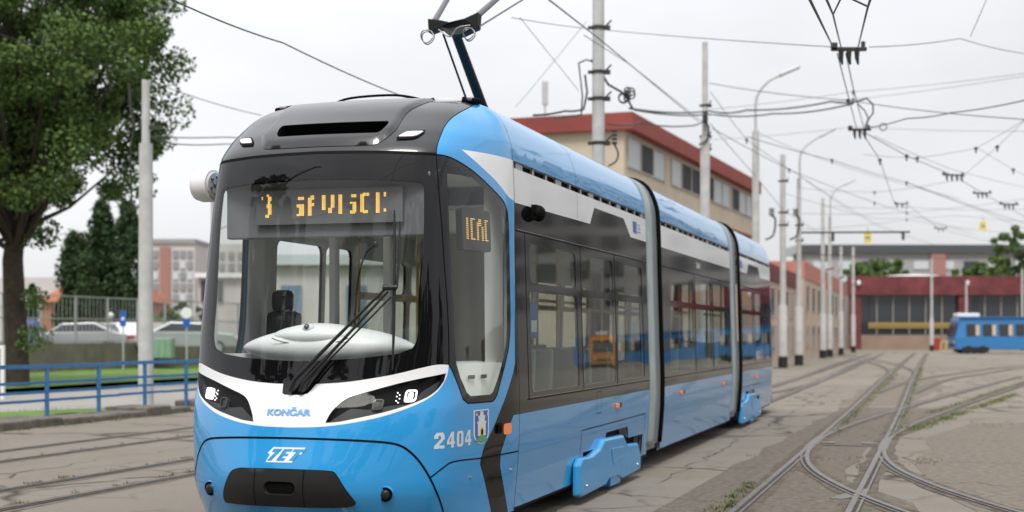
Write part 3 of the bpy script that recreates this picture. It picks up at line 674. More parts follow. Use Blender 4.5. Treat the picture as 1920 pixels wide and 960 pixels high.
# ------------------------------------------------------------ tram body surface (x across, y back from the nose, z up)
KN=[0,.35,.72,1.06,1.5,1.95,2.42]
ROOF=[(1.15,2.96),(1.138,3.10),(1.10,3.23),(1.04,3.35),(.955,3.43),(.82,3.475),(.6,3.495),(.3,3.505),(.004,3.51)]
def arcs(P):
    a=[0]
    for i in range(1,len(P)): a.append(a[-1]+math.dist(P[i],P[i-1]))
    return a
RA=[2.96+a for a in arcs(ROOF)]
HMAX=RA[-1]
def herm(ks,vs,x):
    n=len(ks)
    if x<=ks[0]: return vs[0]
    if x>=ks[-1]: return vs[-1]
    i=bisect.bisect_right(ks,x)-1
    h=ks[i+1]-ks[i]; t=(x-ks[i])/h
    def sl(j):
        if j==0: return (vs[1]-vs[0])/(ks[1]-ks[0])
        if j==n-1: return (vs[-1]-vs[-2])/(ks[-1]-ks[-2])
        a=(vs[j]-vs[j-1])/(ks[j]-ks[j-1]); b=(vs[j+1]-vs[j])/(ks[j+1]-ks[j])
        if a*b<=0: return 0
        ha=ks[j]-ks[j-1]; hb=ks[j+1]-ks[j]
        w1=2*hb+ha; w2=hb+2*ha
        return (w1+w2)/(w1/a+w2/b)
    m0=sl(i)*h; m1=sl(i+1)*h
    return (2*t**3-3*t*t+1)*vs[i]+(t**3-2*t*t+t)*m0+(-2*t**3+3*t*t)*vs[i+1]+(t**3-t*t)*m1
# per-height control points: h, xs(6: knots1..6), ys(7)
KEYS=[
(.20,(0.35,0.68,0.93,1.062,1.124,1.155),(.16,.20,.38,.64,1.0,1.42,1.86)),
(.52,(0.35,0.7,0.97,1.092,1.15,1.185),(.0,.05,.25,.52,.95,1.40,1.86)),
(.84,(0.35,0.7,0.98,1.104,1.167,1.203),(.07,.11,.27,.52,.95,1.40,1.86)),
(1.05,(0.35,0.7,0.985,1.104,1.168,1.204),(.13,.17,.31,.54,.95,1.40,1.86)),
(1.22,(0.35,0.705,0.988,1.103,1.165,1.2),(.232,.268,.385,.595,.98,1.412,1.86)),
(1.37,(0.35,0.71,0.99,1.101,1.161,1.195),(.268,.303,.418,.62,1.0,1.42,1.86)),
(2.20,(0.35,0.69,0.94,1.067,1.135,1.171),(.42,.45,.53,.68,1.03,1.43,1.86)),
(2.93,(0.35,0.65,0.88,1.02,1.101,1.151),(.57,.59,.65,.77,1.09,1.45,1.86)),
(RA[1],(.35,.64,.86,1.0,1.09,1.138),(.72,.74,.80,.92,1.18,1.5,1.86)),
(RA[2],(.34,.62,.82,.96,1.05,1.10),(.90,.92,.98,1.08,1.30,1.56,1.86)),
(RA[3],(.33,.59,.78,.90,.98,1.04),(1.10,1.12,1.17,1.26,1.44,1.64,1.86)),
(RA[4],(.30,.54,.71,.83,.90,.955),(1.33,1.34,1.38,1.44,1.57,1.71,1.86)),
(RA[5],(.26,.46,.61,.71,.78,.82),(1.55,1.56,1.59,1.62,1.69,1.77,1.86)),
(RA[6],(.18,.33,.44,.52,.57,.60),(1.68,1.69,1.70,1.72,1.76,1.81,1.86)),
(RA[7],(.09,.17,.22,.26,.28,.30),(1.78,1.78,1.79,1.80,1.82,1.84,1.86)),
(RA[8],(.006,.01,.014,.017,.019,.02),(1.85,1.85,1.85,1.85,1.855,1.857,1.86)),
]
KH=[k[0] for k in KEYS]
_c={}
def sec(h):
    k=round(h,5)
    if k not in _c:
        xs=[0]+[herm(KH,[q[1][j] for q in KEYS],h) for j in range(6)]
        ys=[herm(KH,[q[2][j] for q in KEYS],h) for j in range(7)]
        z=h if h<=2.96 else herm(RA,[p[1] for p in ROOF],h)
        _c[k]=(xs,ys,z)
    return _c[k]
def cr(ks,vs,x,odd):
    # C1 non-uniform catmull-rom, mirrored at 0, straight (tangent along side) at the end
    n=len(ks); i=min(max(bisect.bisect_right(ks,x)-1,0),n-2)
    def P(j):
        if j<0: return (-ks[-j], -vs[-j] if odd else vs[-j])
        return (ks[j],vs[j])
    def sl(j):
        if j==n-1: return 0.0 if odd else 1.0
        a=P(j-1);b=P(j);c=P(j+1)
        d1=(b[1]-a[1])/(b[0]-a[0]); d2=(c[1]-b[1])/(c[0]-b[0])
        h1=b[0]-a[0];h2=c[0]-b[0]
        return (d1*h2+d2*h1)/(h1+h2)
    h=ks[i+1]-ks[i]; t=(x-ks[i])/h; m0=sl(i)*h; m1=sl(i+1)*h
    return (2*t**3-3*t*t+1)*vs[i]+(t**3-2*t*t+t)*m0+(-2*t**3+3*t*t)*vs[i+1]+(t**3-t*t)*m1
UC=KN[-1]
def S(U,h):
    a=abs(U); s=1 if U>=0 else -1
    xs,ys,z=sec(h)
    if a>=UC: return (s*xs[-1], 1.86+(a-UC), z)
    return (s*cr(KN,xs,a,True), cr(KN,ys,a,False), z)
def nrm(U,h):
    e=2e-3; h0=min(max(h,.16),HMAX-.012)
    a=Vector(S(U+e,h0))-Vector(S(U-e,h0)); b=Vector(S(U,h0+e))-Vector(S(U,h0-e)); n=a.cross(b)
    return n.normalized() if n.length>1e-12 else Vector((0,0,1))
class Sh:
    def __init__(s,rear=None): s.rear=rear
    def pt(s,U,h,o=0):
        p=Vector(S(U,h))
        if o: p+=nrm(U,h)*o
        if s.rear is not None: p.y=s.rear-p.y
        return p
    def n(s,U,h):
        v=nrm(U,h)
        if s.rear is not None: v.y=-v.y
        return v
FR=Sh()
LT=21.6
RR=Sh(LT)
def uy(y): return UC+(y-1.86)
def inside(x,y,P):
    c=False; j=len(P)-1
    for i in range(len(P)):
        if (P[i][1]>y)!=(P[j][1]>y) and x<(P[j][0]-P[i][0])*(y-P[i][1])/(P[j][1]-P[i][1])+P[i][0]: c=not c
        j=i
    return c
def pdist(x,y,P):
    b=9
    for i in range(len(P)):
        ax,ay=P[i-1];bx,by=P[i]; dx,dy=bx-ax,by-ay; L2=dx*dx+dy*dy or 1e-12
        t=max(0,min(1,((x-ax)*dx+(y-ay)*dy)/L2)); b=min(b,math.hypot(x-ax-dx*t,y-ay-dy*t))
    return b
def dens(P,step,closed=True):
    o=[]; n=len(P)
    for i in range(n if closed else n-1):
        a=P[i]; b=P[(i+1)%n]; k=max(1,int(math.dist(a,b)/step))
        for j in range(k): o.append((a[0]+(b[0]-a[0])*j/k,a[1]+(b[1]-a[1])*j/k))
    if not closed: o.append(tuple(P[-1]))
    return o
def sm(P,n=4): return [(v.x,v.y) for v in crs(P,n)]
def mir(P): return [(-a,b) for a,b in P][::-1]
def cdt(loops,pts):
    vs=[];ed=[]
    for P in loops:
        b=len(vs); vs+=[Vector(p) for p in P]; ed+=[(b+i,b+(i+1)%len(P)) for i in range(len(P))]
    vs+=[Vector(p) for p in pts]
    r=delaunay_2d_cdt(vs,ed,[],0,1e-5)
    return [(v.x,v.y) for v in r[0]],[tuple(f) for f in r[2]]
def emit(sh,name,V,tris,mi,mats,parent,off=0,flip=False,thick=None):
    """tris on the body surface -> mesh with analytic normals"""
    used={};vs=[];ns=[];fs=[]
    for f in tris:
        g=[]
        for i in f:
            if i not in used:
                used[i]=len(vs); U,h=V[i]; o=off(U,h) if callable(off) else off
                vs.append(sh.pt(U,h,o)); ns.append(sh.n(U,h)*(-1 if flip else 1))
            g.append(used[i])
        if flip != (sh.rear is not None): g=g[::-1]
        fs.append(g)
    me=bpy.data.meshes.new(name); me.from_pydata(vs,[],fs)
    for m in mats: me.materials.append(M[m])
    me.polygons.foreach_set('material_index',mi); me.polygons.foreach_set('use_smooth',[True]*len(fs)); me.update()
    if not callable(off): me.normals_split_custom_set_from_vertices([tuple(n) for n in ns])
    return link(name,me,parent)
def patch(sh,name,P,off,m,parent,skirt=.0,step=.06,grid=.08,label=None,hole=None):
    P=dens(P,step); loops=[P]
    if hole: hole=dens(hole,step); loops.append(hole)
    xs=[p[0] for p in P]; ys=[p[1] for p in P]; pts=[]
    x=min(xs)+grid/2
    while x<max(xs):
        y=min(ys)+grid/2
        while y<max(ys):
            if inside(x,y,P) and pdist(x,y,P)>grid*.3 and not(hole and (inside(x,y,hole) or pdist(x,y,hole)<grid*.3)): pts.append((x,y))
            y+=grid
        x+=grid
    V,T_=cdt(loops,pts); tr=[]
    for f in T_:
        cx=sum(V[i][0] for i in f)/3; cy=sum(V[i][1] for i in f)/3
        if inside(cx,cy,P) and not (hole and inside(cx,cy,hole)): tr.append(f)
    o=emit(sh,name,V,tr,[0]*len(tr),[m],parent,off)
    if skirt:
        mb=MB(); n=len(P); a=[sh.pt(*p,off) for p in P]; b=[sh.pt(*p,skirt) for p in P]
        mb.add(a+b,[(i,(i+1)%n,(i+1)%n+n,i+n) for i in range(n)]); sk=mb.build(name+'_edge',m,parent)
        # merge the rim into the part
        me=o.data; k=len(me.vertices); vv=[v.co.copy() for v in me.vertices]+[Vector(v) for v in mb.v]; ff=[tuple(p.vertices) for p in me.polygons]+[tuple(i+k for i in f) for f in mb.f]
        m2=bpy.data.meshes.new(name); m2.from_pydata(vv,[],ff); m2.materials.append(M[m]); m2.polygons.foreach_set('use_smooth',[True]*len(tr)+[False]*len(mb.f)); m2.update()
        o.data=m2; bpy.data.objects.remove(sk)
    if label: o['label']=label
    return o
def strips(sh,name,lines,m,parent,off=.0015):
    mb=MB()
    for P,wd in lines:
        P=dens(P,.05,False); vs=[]
        for i,p in enumerate(P):
            a=P[max(i-1,0)]; b=P[min(i+1,len(P)-1)]; dx,dy=b[0]-a[0],b[1]-a[1]; l_=math.hypot(dx,dy) or 1; nx,ny=-dy/l_*wd/2,dx/l_*wd/2
            vs+=[sh.pt(p[0]+nx,p[1]+ny,off),sh.pt(p[0]-nx,p[1]-ny,off)]
        mb.add(vs,[(2*i,2*i+1,2*i+3,2*i+2) for i in range(len(P)-1)],0,True)
    return mb.build(name,m,parent)
def rrect(x0,y0,x1,y1,r,n=4):
    o=[]
    for cx,cy,a0 in ((x1-r,y0+r,-90),(x1-r,y1-r,0),(x0+r,y1-r,90),(x0+r,y0+r,180)):
        for i in range(n+1):
            a=R(a0+90*i/n); o.append((cx+r*math.cos(a),cy+r*math.sin(a)))
    return o
# ------------------------------------------------------------ main tram
tram=empty('articulated_tram',(9.13*SA-4.45*CA,9.13*CA+4.45*SA,0),-AL,'sky blue and white low floor tram with black front mask and raised pantograph, numbered 2404','tram')
cT=sm([(0,2.952),(.466,2.944),(.837,2.934),(1.066,2.930)])
cF=sm([(1.066,2.930),(1.195,2.924),(1.321,2.905),(1.501,2.865),(1.759,2.79),(2.077,2.685),(2.20,2.62),(2.255,2.50),(2.252,2.142),(2.242,1.75),(2.203,1.545),(2.133,1.419),(2.01,1.255),(1.915,1.125),(1.84,1.085)])
cG=[(1.84,1.085),(1.43,1.088)]+sm([(1.345,1.124),(1.243,1.236),(1.15,1.345),(1.118,1.378)])
cS=[(1.066,2.930),(1.100,2.4),(1.115,1.9),(1.118,1.378)]
cB=sm([(1.118,1.378),(1.01,1.38),(.891,1.358),(.729,1.318),(.55,1.284),(.36,1.257),(.156,1.243)])
notchR=[(.156,1.243),(.128,1.205),(.105,1.177),(.070,1.165)]
notchL=[(-.070,1.165),(-.093,1.175),(-.098,1.2),(-.100,1.243)]
cB_l=mir(cB)[0:]         # from (-.156) to (-1.118)
cB_l=[p for p in cB_l if p[0]<-.12]
mask=cT[:-1]+cS[:-1]+cB[:-1]+notchR+notchL+cB_l[:-1]+mir(cS)[:-1]+mir(cT)[:-1]
clearR=sm([(0,2.750),(.40,2.742),(.80,2.725),(.92,2.715)])+sm([(.945,2.68),(.928,2.367),(.873,1.9),(.865,1.6),(.825,1.50)])+sm([(.72,1.46),(.4,1.425),(0,1.405)])
clear=clearR+mir(clearR)[1:-1]
cC=sm([(1.118,1.378),(1.107,1.305),(1.072,1.24),(1.012,1.173),(.922,1.113),(.81,1.063),(.682,1.020),(.503,.98),(.321,.953),(.168,.942),(0,.939)])
chin=cB[:-1]+notchR+notchL+cB_l+mir(cC)[1:-1]+cC[::-1][:-1]
chin=cB[::-1]+cC[1:]+mir(cC)[1:-1]+[p for p in cB_l[::-1]]+[(-.100,1.243)]+notchL[::-1][1:]+notchR[::-1][:-1]
head=sm([(1.094,1.318),(.924,1.289),(.747,1.249),(.57,1.2),(.441,1.162),(.382,1.13),(.34,1.089),(.303,1.033),(.28,.973)])+sm([(.385,.982),(.536,1.014),(.687,1.048),(.829,1.092),(.945,1.142),(1.022,1.196),(1.079,1.262)])
fend=sm([(1.066,2.930),(1.064,3.02),(1.073,3.1),(1.112,3.187),(1.22,3.285),(1.454,3.385),(1.9,3.52),(2.42,3.62)])
dome=fend+[(2.42,HMAX),(-2.42,HMAX)]+mir(fend)[:-1]+mir(cT)[:-1]+cT[:-1]
sidew=cF[:-1]+cG[:-1]+cS[::-1][:-1]
sclear=[(1.19,2.86),(1.343,2.845),(1.525,2.80),(1.756,2.73),(2.03,2.645),(2.13,2.575),(2.185,2.47),(2.19,2.1),(2.175,1.8),(2.14,1.56),(2.07,1.42),(1.94,1.26),(1.84,1.155),(1.79,1.14),(1.47,1.14),(1.40,1.17),(1.28,1.28),(1.215,1.38),(1.19,1.5),(1.19,2.1)]
sw=sm([(1.406,2.995),(1.7,2.9),(2.027,2.80),(2.268,2.70),(2.42,2.677)])
swoosh=[(2.42,3.005),(1.95,3.005)]+sw
chev=[(2.42,2.665),(2.40,2.4),(2.375,2.0),(2.35,1.6),(2.331,1.374),(2.271,1.294),(2.095,1.11),(1.876,.901),(1.695,.754),(1.642,.66),(1.635,.62),(1.727,.492),(1.92,.18),(2.275,.18),(2.134,.386),(2.02,.576),(2.018,.672),(2.131,.828),(2.268,.957),(2.42,.957)]
hump=[(0,3.0),(.42,3.0),(.51,3.03),(.60,3.13),(.62,3.29),(.74,3.41),(.95,3.56)]
hump=sm(hump,3); humpP=hump+mir(hump)[:-1]
scoop=rrect(-.43,3.082,.525,3.19,.04); scoop=[(a*(1-.12*(3.19-b)/.13),b) for a,b in scoop]
SL0,SL1=2.945,3.005
def sides(P): return [P,mir(P)]
def shell_module(name,sh,U1,cab,regs,win,bog,extra_loops=()):
    pass
def classify(regs,cx,cy):
    for nm,P,bb in regs:
        if bb[0]<=cx<=bb[1] and bb[2]<=cy<=bb[3] and inside(cx,cy,P): return nm
    return None
def mkregs(l):
    return [(n,P,(min(p[0] for p in P),max(p[0] for p in P),min(p[1] for p in P),max(p[1] for p in P))) for n,P in l]
HB=.18
def module(name,sh,U0,U1,cab,whites,panes,recess):
    """U0..U1 body length in U (both sides); cab: include nose"""
    root=empty(name); root.parent=tram
    regs=[];doms=[]
    if cab: doms=[(-U1,U1)]; 
    else: doms=[(U0,U1),(-U1,-U0)]
    if cab:
        regs+=[('scoop',scoop),('wclear',clear),('wfrit',mask),('hl',head),('hl',mir(head)),('chin',chin),('dome',dome)]
        for s_ in (1,-1):
            f=(lambda P:P) if s_==1 else mir
            regs+=[('sclear'+str(s_),f(sclear)),('sfrit'+str(s_),f(sidew)),('white',f(swoosh)),('black',f(chev))]
    a0=UC if cab else U0
    for s_ in (1,-1):
        f=(lambda P:P) if s_==1 else mir
        for i,p in enumerate(panes):
            if s_==-1 and name=='front_section':
                if i==0: regs.append(('door',f(rrect(uy(2.26),.55,uy(3.22),2.43,.08,4))))
                elif i==1: regs.append(('door',f(rrect(uy(3.30),.55,uy(3.92),2.43,.08,4))))
                else: regs.append(('pane%d_%d'%(i,s_),f(p)))
            else: regs.append(('pane%d_%d'%(i,s_),f(p)))
        for q in recess: regs.append(('recess',f(q)))
        regs.append(('slot',f([(a0+.02,SL0),(U1-.02,SL0),(U1-.02,SL1),(a0+.02,SL1)])))
        for q in whites: regs.append(('white',f(q)))
        regs.append(('black',f([(a0,.957),(U1,.957),(U1,2.90),(a0,2.90)])))
    rg=mkregs(regs); out={}
    for lo,hi in doms:
        loops=[dens([(lo,HB),(hi,HB),(hi,HMAX),(lo,HMAX)],.1)]
        for n_,P,bb in rg:
            if bb[0]>=lo-1e-4 and bb[1]<=hi+1e-4: loops.append([(min(max(a,lo),hi),b) for a,b in dens(P,.06 if cab and bb[1]<2.5 and bb[0]>-2.5 else .25)])
        pts=[]; x=lo
        hs=[HB+.02+i*.075 for i in range(int((2.9-HB)/.075))]+[2.93+i*.035 for i in range(int((HMAX-2.94)/.035))]
        hsf=[.3,.6,.95,1.6,2.3]+[2.93+i*.035 for i in range(int((HMAX-2.94)/.035))]
        while x<hi-.02:
            x+=.055 if abs(x+.01)<UC+.05 else .3
            if x>=hi-.01: break
            for h in (hs if abs(x)<UC+.05 else hsf): pts.append((x,h))
        V,Tt=cdt(loops,pts)
        for f in Tt:
            cx=sum(V[i][0] for i in f)/3; cy=sum(V[i][1] for i in f)/3
            ar=abs((V[f[1]][0]-V[f[0]][0])*(V[f[2]][1]-V[f[0]][1])-(V[f[2]][0]-V[f[0]][0])*(V[f[1]][1]-V[f[0]][1]))
            if ar<1e-8: continue
            out.setdefault(classify(rg,cx,cy),[]).append((V,f))
    def merged(keys):
        VV=[];FF=[];mi=[];mp={}
        for k,(key,slot) in enumerate(keys):
            for V,f in out.get(key,[]):
                g=[]
                for i in f:
                    q=(id(V),i)
                    if q not in mp: mp[q]=len(VV); VV.append(V[i])
                    g.append(mp[q])
                FF.append(g); mi.append(slot)
        return VV,FF,mi
    VV,FF,mi=merged([(None,0),('white',1),('chin',1),('black',2),('dome',3)])
    body=emit(sh,'body_shell',VV,FF,mi,['blue','white','black','dome'],root)
    VV,FF,mi=merged([(None,0),('white',0),('chin',0),('black',0),('dome',0),('wfrit',1)])
    emit(sh,'interior_lining',VV,FF,mi,['lining','gap'],root,-.03,True)
    VV,FF,mi=merged([('slot',0)]); 
    if FF: emit(sh,'vent_slot',VV,FF,mi,['gap'],root,-.05)
    VV,FF,mi=merged([('recess',0)])
    for s_ in (1,-1):
        G_=[f_ for f_ in FF if VV[f_[0]][0]*s_>0]
        if G_: emit(sh,'wheel_recess',VV,G_,[0]*len(G_),['gap'],root,-.10)
    if cab:
        VV,FF,mi=merged([('wclear',0),('wfrit',1)]); emit(sh,'windshield',VV,FF,mi,['wglass','frit'],root)
        for s_ in (1,-1):
            VV,FF,mi=merged([('sclear%d'%s_,0),('sfrit%d'%s_,1)]); emit(sh,'cab_window',VV,FF,mi,['cglass','frit'],root)
        VV,FF,mi=merged([('scoop',0)]); emit(sh,'air_intake',VV,FF,mi,['gap'],root,-.07)
    VV,FF,mi=merged([('door',0)])
    if FF: emit(sh,'door_glass',VV,FF,mi,['wglass'],root,-.004)
    for i in range(len(panes)):
        for s_ in (1,-1):
            VV,FF,mi=merged([('pane%d_%d'%(i,s_),0)])
            if FF: emit(sh,'window_pane',VV,FF,mi,['sglass'],root,-.004)
    return root
def panes_for(lst,z=(1.12,1.955,2.03,2.36)):
    o=[]
    for a,b in lst: o+=[rrect(uy(a),z[0],uy(b),z[1],.05,3),rrect(uy(a)+.03,z[2],uy(b)-.03,z[3],.07,3)]
    return o
# front module
J1a,J1b,J2a,J2b=7.22,8.06,14.10,15.15
wh=[[(UC,2.665),(uy(4.45),2.685),(uy(4.65),2.86),(uy(6.02),2.86),(uy(6.36),2.68),(uy(J1a),2.68),(uy(J1a),SL0),(UC,SL0)]]
rec1=[[(uy(4.05),.22),(uy(4.08),.47),(uy(4.95),.47),(uy(5.03),.60),(uy(6.05),.60),(uy(6.15),.47),(uy(6.92),.46),(uy(6.95),.20)]]
m1=module('front_section',FR,0,uy(J1a),True,wh,panes_for([(2.24,3.86),(4.04,5.44),(5.56,6.95)]),rec1)
wh2=[[(uy(J1b),2.675),(uy(J2a),2.675),(uy(J2a),SL0),(uy(J1b),SL0)]]
m2=module('middle_section',FR,uy(J1b),uy(J2a),False,wh2,panes_for([(8.6,10.5),(10.62,12.1),(12.22,13.85)]),[])
# rear module uses the mirrored nose; U measured from its own end
def ur(y): return UC+(LT-y-1.86)
E3=ur(J2b)
wh3=[[(UC,2.68),(ur(18.2),2.68),(ur(17.9),2.86),(ur(16.5),2.86),(ur(16.25),2.68),(E3,2.68),(E3,SL0),(UC,SL0)]]
rec3=[[(ur(17.95),.22),(ur(17.9),.46),(ur(17.1),.47),(ur(17.0),.60),(ur(15.9),.60),(ur(15.8),.47),(ur(15.45),.46),(ur(15.4),.20)]]
def panes_r(lst,z=(1.12,1.955,2.03,2.36)):
    o=[]
    for a,b in lst: o+=[rrect(ur(b),z[0],ur(a),z[1],.05,3),rrect(ur(b)+.03,z[2],ur(a)-.03,z[3],.07,3)]
    return o
m3=module('rear_section',RR,0,E3,True,wh3,panes_r([(15.5,17.1),(17.25,18.6),(18.75,19.6)]),rec3)
# joints: pale covers + dark bellows
for a,b in ((J1a,J1b),(J2a,J2b)):
    j=empty('joint'); j.parent=tram
    hs=[.30+i*(HMAX-.30)/60 for i in range(61)]
    def ring(mb,y0,y1,o0,lo=.30,mi=0):
        for s_ in (1,-1):
            vs=[]
            for h in hs:
                if h<lo: continue
                p=FR.pt(s_*uy(y0),h,o0); q=FR.pt(s_*uy(y1),h,o0); p.z=max(p.z,0.2); vs+=[p,q]
            n=len(vs)//2; mb.add(vs,[(2*i,2*i+1,2*i+3,2*i+2) for i in range(n-1)],mi,True)
        return mb
    ring(MB(),a-.02,b+.02,-.10).build('bellows','gap',j)
    q=ring(MB(),a+.03,a+.60,.012); o=q.build('joint_cover','silver',j); sd_=o.modifiers.new('solid','SOLIDIFY'); sd_.thickness=.03
    q=ring(MB(),b-.16,b-.13,.02); o=q.build('joint_fin','gap',j); sd_=o.modifiers.new('solid','SOLIDIFY'); sd_.thickness=.05; sd_.offset=0
# seams on front module
hood=[(0,.864),(.293,.860),(.551,.848),(.72,.832),(.80,.81),(.857,.772),(.933,.689),(1.019,.554),(1.09,.42),(1.128,.322),(1.17,.18)]
hood=sm(hood,4)
cs=sm([(1.016,.574),(1.136,.642),(1.256,.672),(1.64,.665),(2.03,.663),(2.42,.66)],3)
cseam=sm([(2.42,3.62+.25),(2.42,3.3),(2.42,2.9),(2.42,2.0),(2.42,.95),(2.42,.19)],4)
ln=[(hood,.015),(mir(hood),.015),(cs,.011),(mir(cs),.011),(cseam,.006),(mir(cseam),.006)]
tt=cT+[]; ln+=[(cT,.022),(mir(cT),.022),(fend,.010),(mir(fend),.010),(cF,.009),(mir(cF),.009),(cG,.009),(mir(cG),.009),(cS,.010),(mir(cS),.010)]
yv=4.02
for f in ((lambda P:P),mir):
    ln+=[(f([(uy(yv),2.48),(uy(yv),1.07)]),.012),(f([(uy(5.5),2.44),(uy(5.5),1.07)]),.022),(f([(uy(2.14),2.44),(uy(2.14),1.07)]),.012),(f([(UC+.02,2.44),(uy(J1a),2.44)]),.012),(f([(uy(2.1),1.065),(uy(J1a),1.065)]),.010)]
    ln+=[(f([(uy(3.95),.18),(uy(3.97),.688),(uy(7.0),.688),(uy(7.02),.18)]),.008)]
    ln+=[(f([(uy(3.95),SL1),(uy(3.95),3.3),(uy(3.95),3.9)]),.006),(f([(uy(3.95),2.94),(uy(3.95),2.70)]),.004)]
    ln+=[(f([(uy(4.55),1.03),(uy(4.55),.82),(uy(4.75),.82),(uy(4.75),1.03),(uy(4.55),1.03)]),.006)]
    ln+=[(f([(UC,HB+.012),(uy(J1a),HB+.012)]),.024)]
strips(FR,'panel_seam',ln,'gap',m1)
M['frame_line']=mat('window_edge_grey',(.16,.16,.16),.35,coat=.3)
strips(FR,'window_trim',[(f([(UC+.05,2.452),(uy(J1a),2.452)]),.006) for f in ((lambda P:P),mir)]+[(f([(uy(2.16),1.078),(uy(J1a),1.078)]),.006) for f in ((lambda P:P),mir)],'frame_line',m1,.002)
ln=[]
for f in ((lambda P:P),mir):
    ln+=[(f([(uy(J1b),2.44),(uy(J2a),2.44)]),.012),(f([(uy(J1b),1.065),(uy(J2a),1.065)]),.01),(f([(uy(10.56),2.44),(uy(10.56),1.07)]),.02),(f([(uy(12.16),2.44),(uy(12.16),1.07)]),.02),(f([(uy(J1b),HB+.012),(uy(J2a),HB+.012)]),.024)]
strips(FR,'panel_seam',ln,'gap',m2)
ln=[]
for f in ((lambda P:P),mir):
    ln+=[(f([(UC,2.44),(E3,2.44)]),.012),(f([(UC,1.065),(E3,1.065)]),.01),(f([(ur(17.18),2.44),(ur(17.18),1.07)]),.02),(f([(ur(18.68),2.44),(ur(18.68),1.07)]),.02),(f([(UC,HB+.012),(E3,HB+.012)]),.024),(f([(ur(15.3),.688),(ur(18.1),.688)]),.008)]
strips(RR,'panel_seam',ln,'gap',m3)
# brackets inside the vent slots
def brackets(sh,root,uf,y0,y1):
    y=y0+.15; k=0
    while y<y1:
        for s_ in (1,-1):
            p=sh.pt(s_*uf(y),2.975,-.03); MB().box(p,(.02,.06 if k%3 else .2,.065)).build('vent_bracket','galv',root)
        y+=.42; k+=1
brackets(FR,m1,uy,1.95,J1a); brackets(FR,m2,uy,J1b,J2a); brackets(RR,m3,ur,J2b,19.6)
# raised roof hump
def humpoff(U,h):
    d=pdist(U,h,humpP) if inside(U,h,humpP) else 0
    t=min(1,d/.05); t=t*t*(3-2*t); return .004+.022*t
hp=humpP
grid=[];x=-1.0
loops=[dens(hp,.05),dens(scoop,.03)]
while x<1.0:
    y=2.965
    while y<3.56:
        if inside(x,y,hp) and pdist(x,y,hp)>.012 and not inside(x,y,scoop) and pdist(x,y,scoop)>.012: grid.append((x,y))
        y+=.02
    x+=.03
V,Tt=cdt(loops,grid); tr=[]
for f in Tt:
    cx=sum(V[i][0] for i in f)/3; cy=sum(V[i][1] for i in f)/3
    if inside(cx,cy,hp) and not inside(cx,cy,scoop): tr.append(f)
o=emit(FR,'roof_cowl',V,tr,[0]*len(tr),['dome'],m1,humpoff)
# inner walls of the intake
P=dens(scoop,.03); mb=MB(); a=[FR.pt(*p,humpoff(*p)) for p in P]; b=[FR.pt(*p,-.07) for p in P]; n=len(P)
mb.add(a+b,[(i,(i+1)%n,(i+1)%n+n,i+n) for i in range(n)],0,True); mb.build('intake_rim','gap',m1)
# headlights
for s_ in (1,-1):
    f=(lambda P:P) if s_==1 else mir
    hl=patch(FR,'headlight',f(head),-.045,'gap',m1,grid=.06)
    P=dens(f(head),.04); mb=MB(); a=[FR.pt(*p,0) for p in P]; b=[FR.pt(*p,-.045) for p in P]; n=len(P)
    mb.add(a+b,[(i,(i+1)%n,(i+1)%n+n,i+n) for i in range(n)]); mb.build('rim','plastic',hl)
    tr_=f([(.30,.985),(.44,1.085),(.56,1.075),(.72,1.10),(.85,1.11),(.93,1.20),(1.07,1.27),(1.02,1.19),(.94,1.135),(.829,1.085),(.687,1.042),(.536,1.010),(.385,.980)])
    patch(FR,'reflector_tray',tr_,-.030,'tray',hl,skirt=-.045) if 'tray' in M else None
    def ringpoly(cx,cz,r,w_):
        o_=rrect(cx-r,cz-r,cx+r,cz+r,r*.45); i_=rrect(cx-r+w_,cz-r+w_,cx+r-w_,cz+r-w_,(r-w_)*.45); return o_,i_
    o_,i_=ringpoly(.845,1.165,.040,.011)
    patch(FR,'daytime_light',f(o_),-.012,'lampon',hl,skirt=-.04,hole=f(i_),step=.02,grid=.03)
    patch(FR,'lamp_core',f(rrect(.828,1.142,.862,1.188,.008)),-.02,'lampon',hl,skirt=-.04,step=.02,grid=.03)
    o_,i_=ringpoly(.628,1.105,.038,.008)
    patch(FR,'projector_ring',f(o_),-.012,'chromed',hl,skirt=-.04,hole=f(i_),step=.02,grid=.03) if 'chromed' in M else None
    patch(FR,'projector_lens',f(i_),-.022,'projector',hl,skirt=-.04,step=.02,grid=.03)
    mb=MB()
    for (u_,h_) in ((.752,1.19),(.768,1.175),(.750,1.165),(.772,1.150),(.752,1.135),(.768,1.122)): mb.ell(FR.pt(s_*u_,h_,-.03),(.006,.006,.006),6,4)
    mb.build('led_cluster','lampon',hl)
    patch(FR,'headlight_cover',f(head),-.003,'coverglass',hl,grid=.06) if 'coverglass' in M else None
# number, crest, logos
def text(sh,root,s,U,h,wid,hgt,m,name,off=.002,bold=.012,shear=0,side=1,spacing=1,label=None):
    c=bpy.data.curves.new('lettering','FONT'); c.body=s; c.offset=bold; c.shear=shear; c.space_character=spacing; c.resolution_u=4
    o=bpy.data.objects.new('lettering',c); SC.collection.objects.link(o); bpy.context.view_layer.update()
    me=bpy.data.meshes.new_from_object(o); bpy.data.objects.remove(o)
    xs=[v.co.x for v in me.vertices]; ys=[v.co.y for v in me.vertices]; x0,x1,y0,y1=min(xs),max(xs),min(ys),max(ys)
    for v in me.vertices:
        a=(v.co.x-x0)/(x1-x0); b=(v.co.y-y0)/(y1-y0)
        if s=='KONČAR': pass
        q=sh.pt(U+wid*a,h+hgt*b,off) if side==1 else sh.pt(U-wid*a,h+hgt*b,off)
        v.co=q
    me.materials.clear(); me.materials.append(M[m]); o=link(name,me,root)
    if label: o['label']=label
    return o
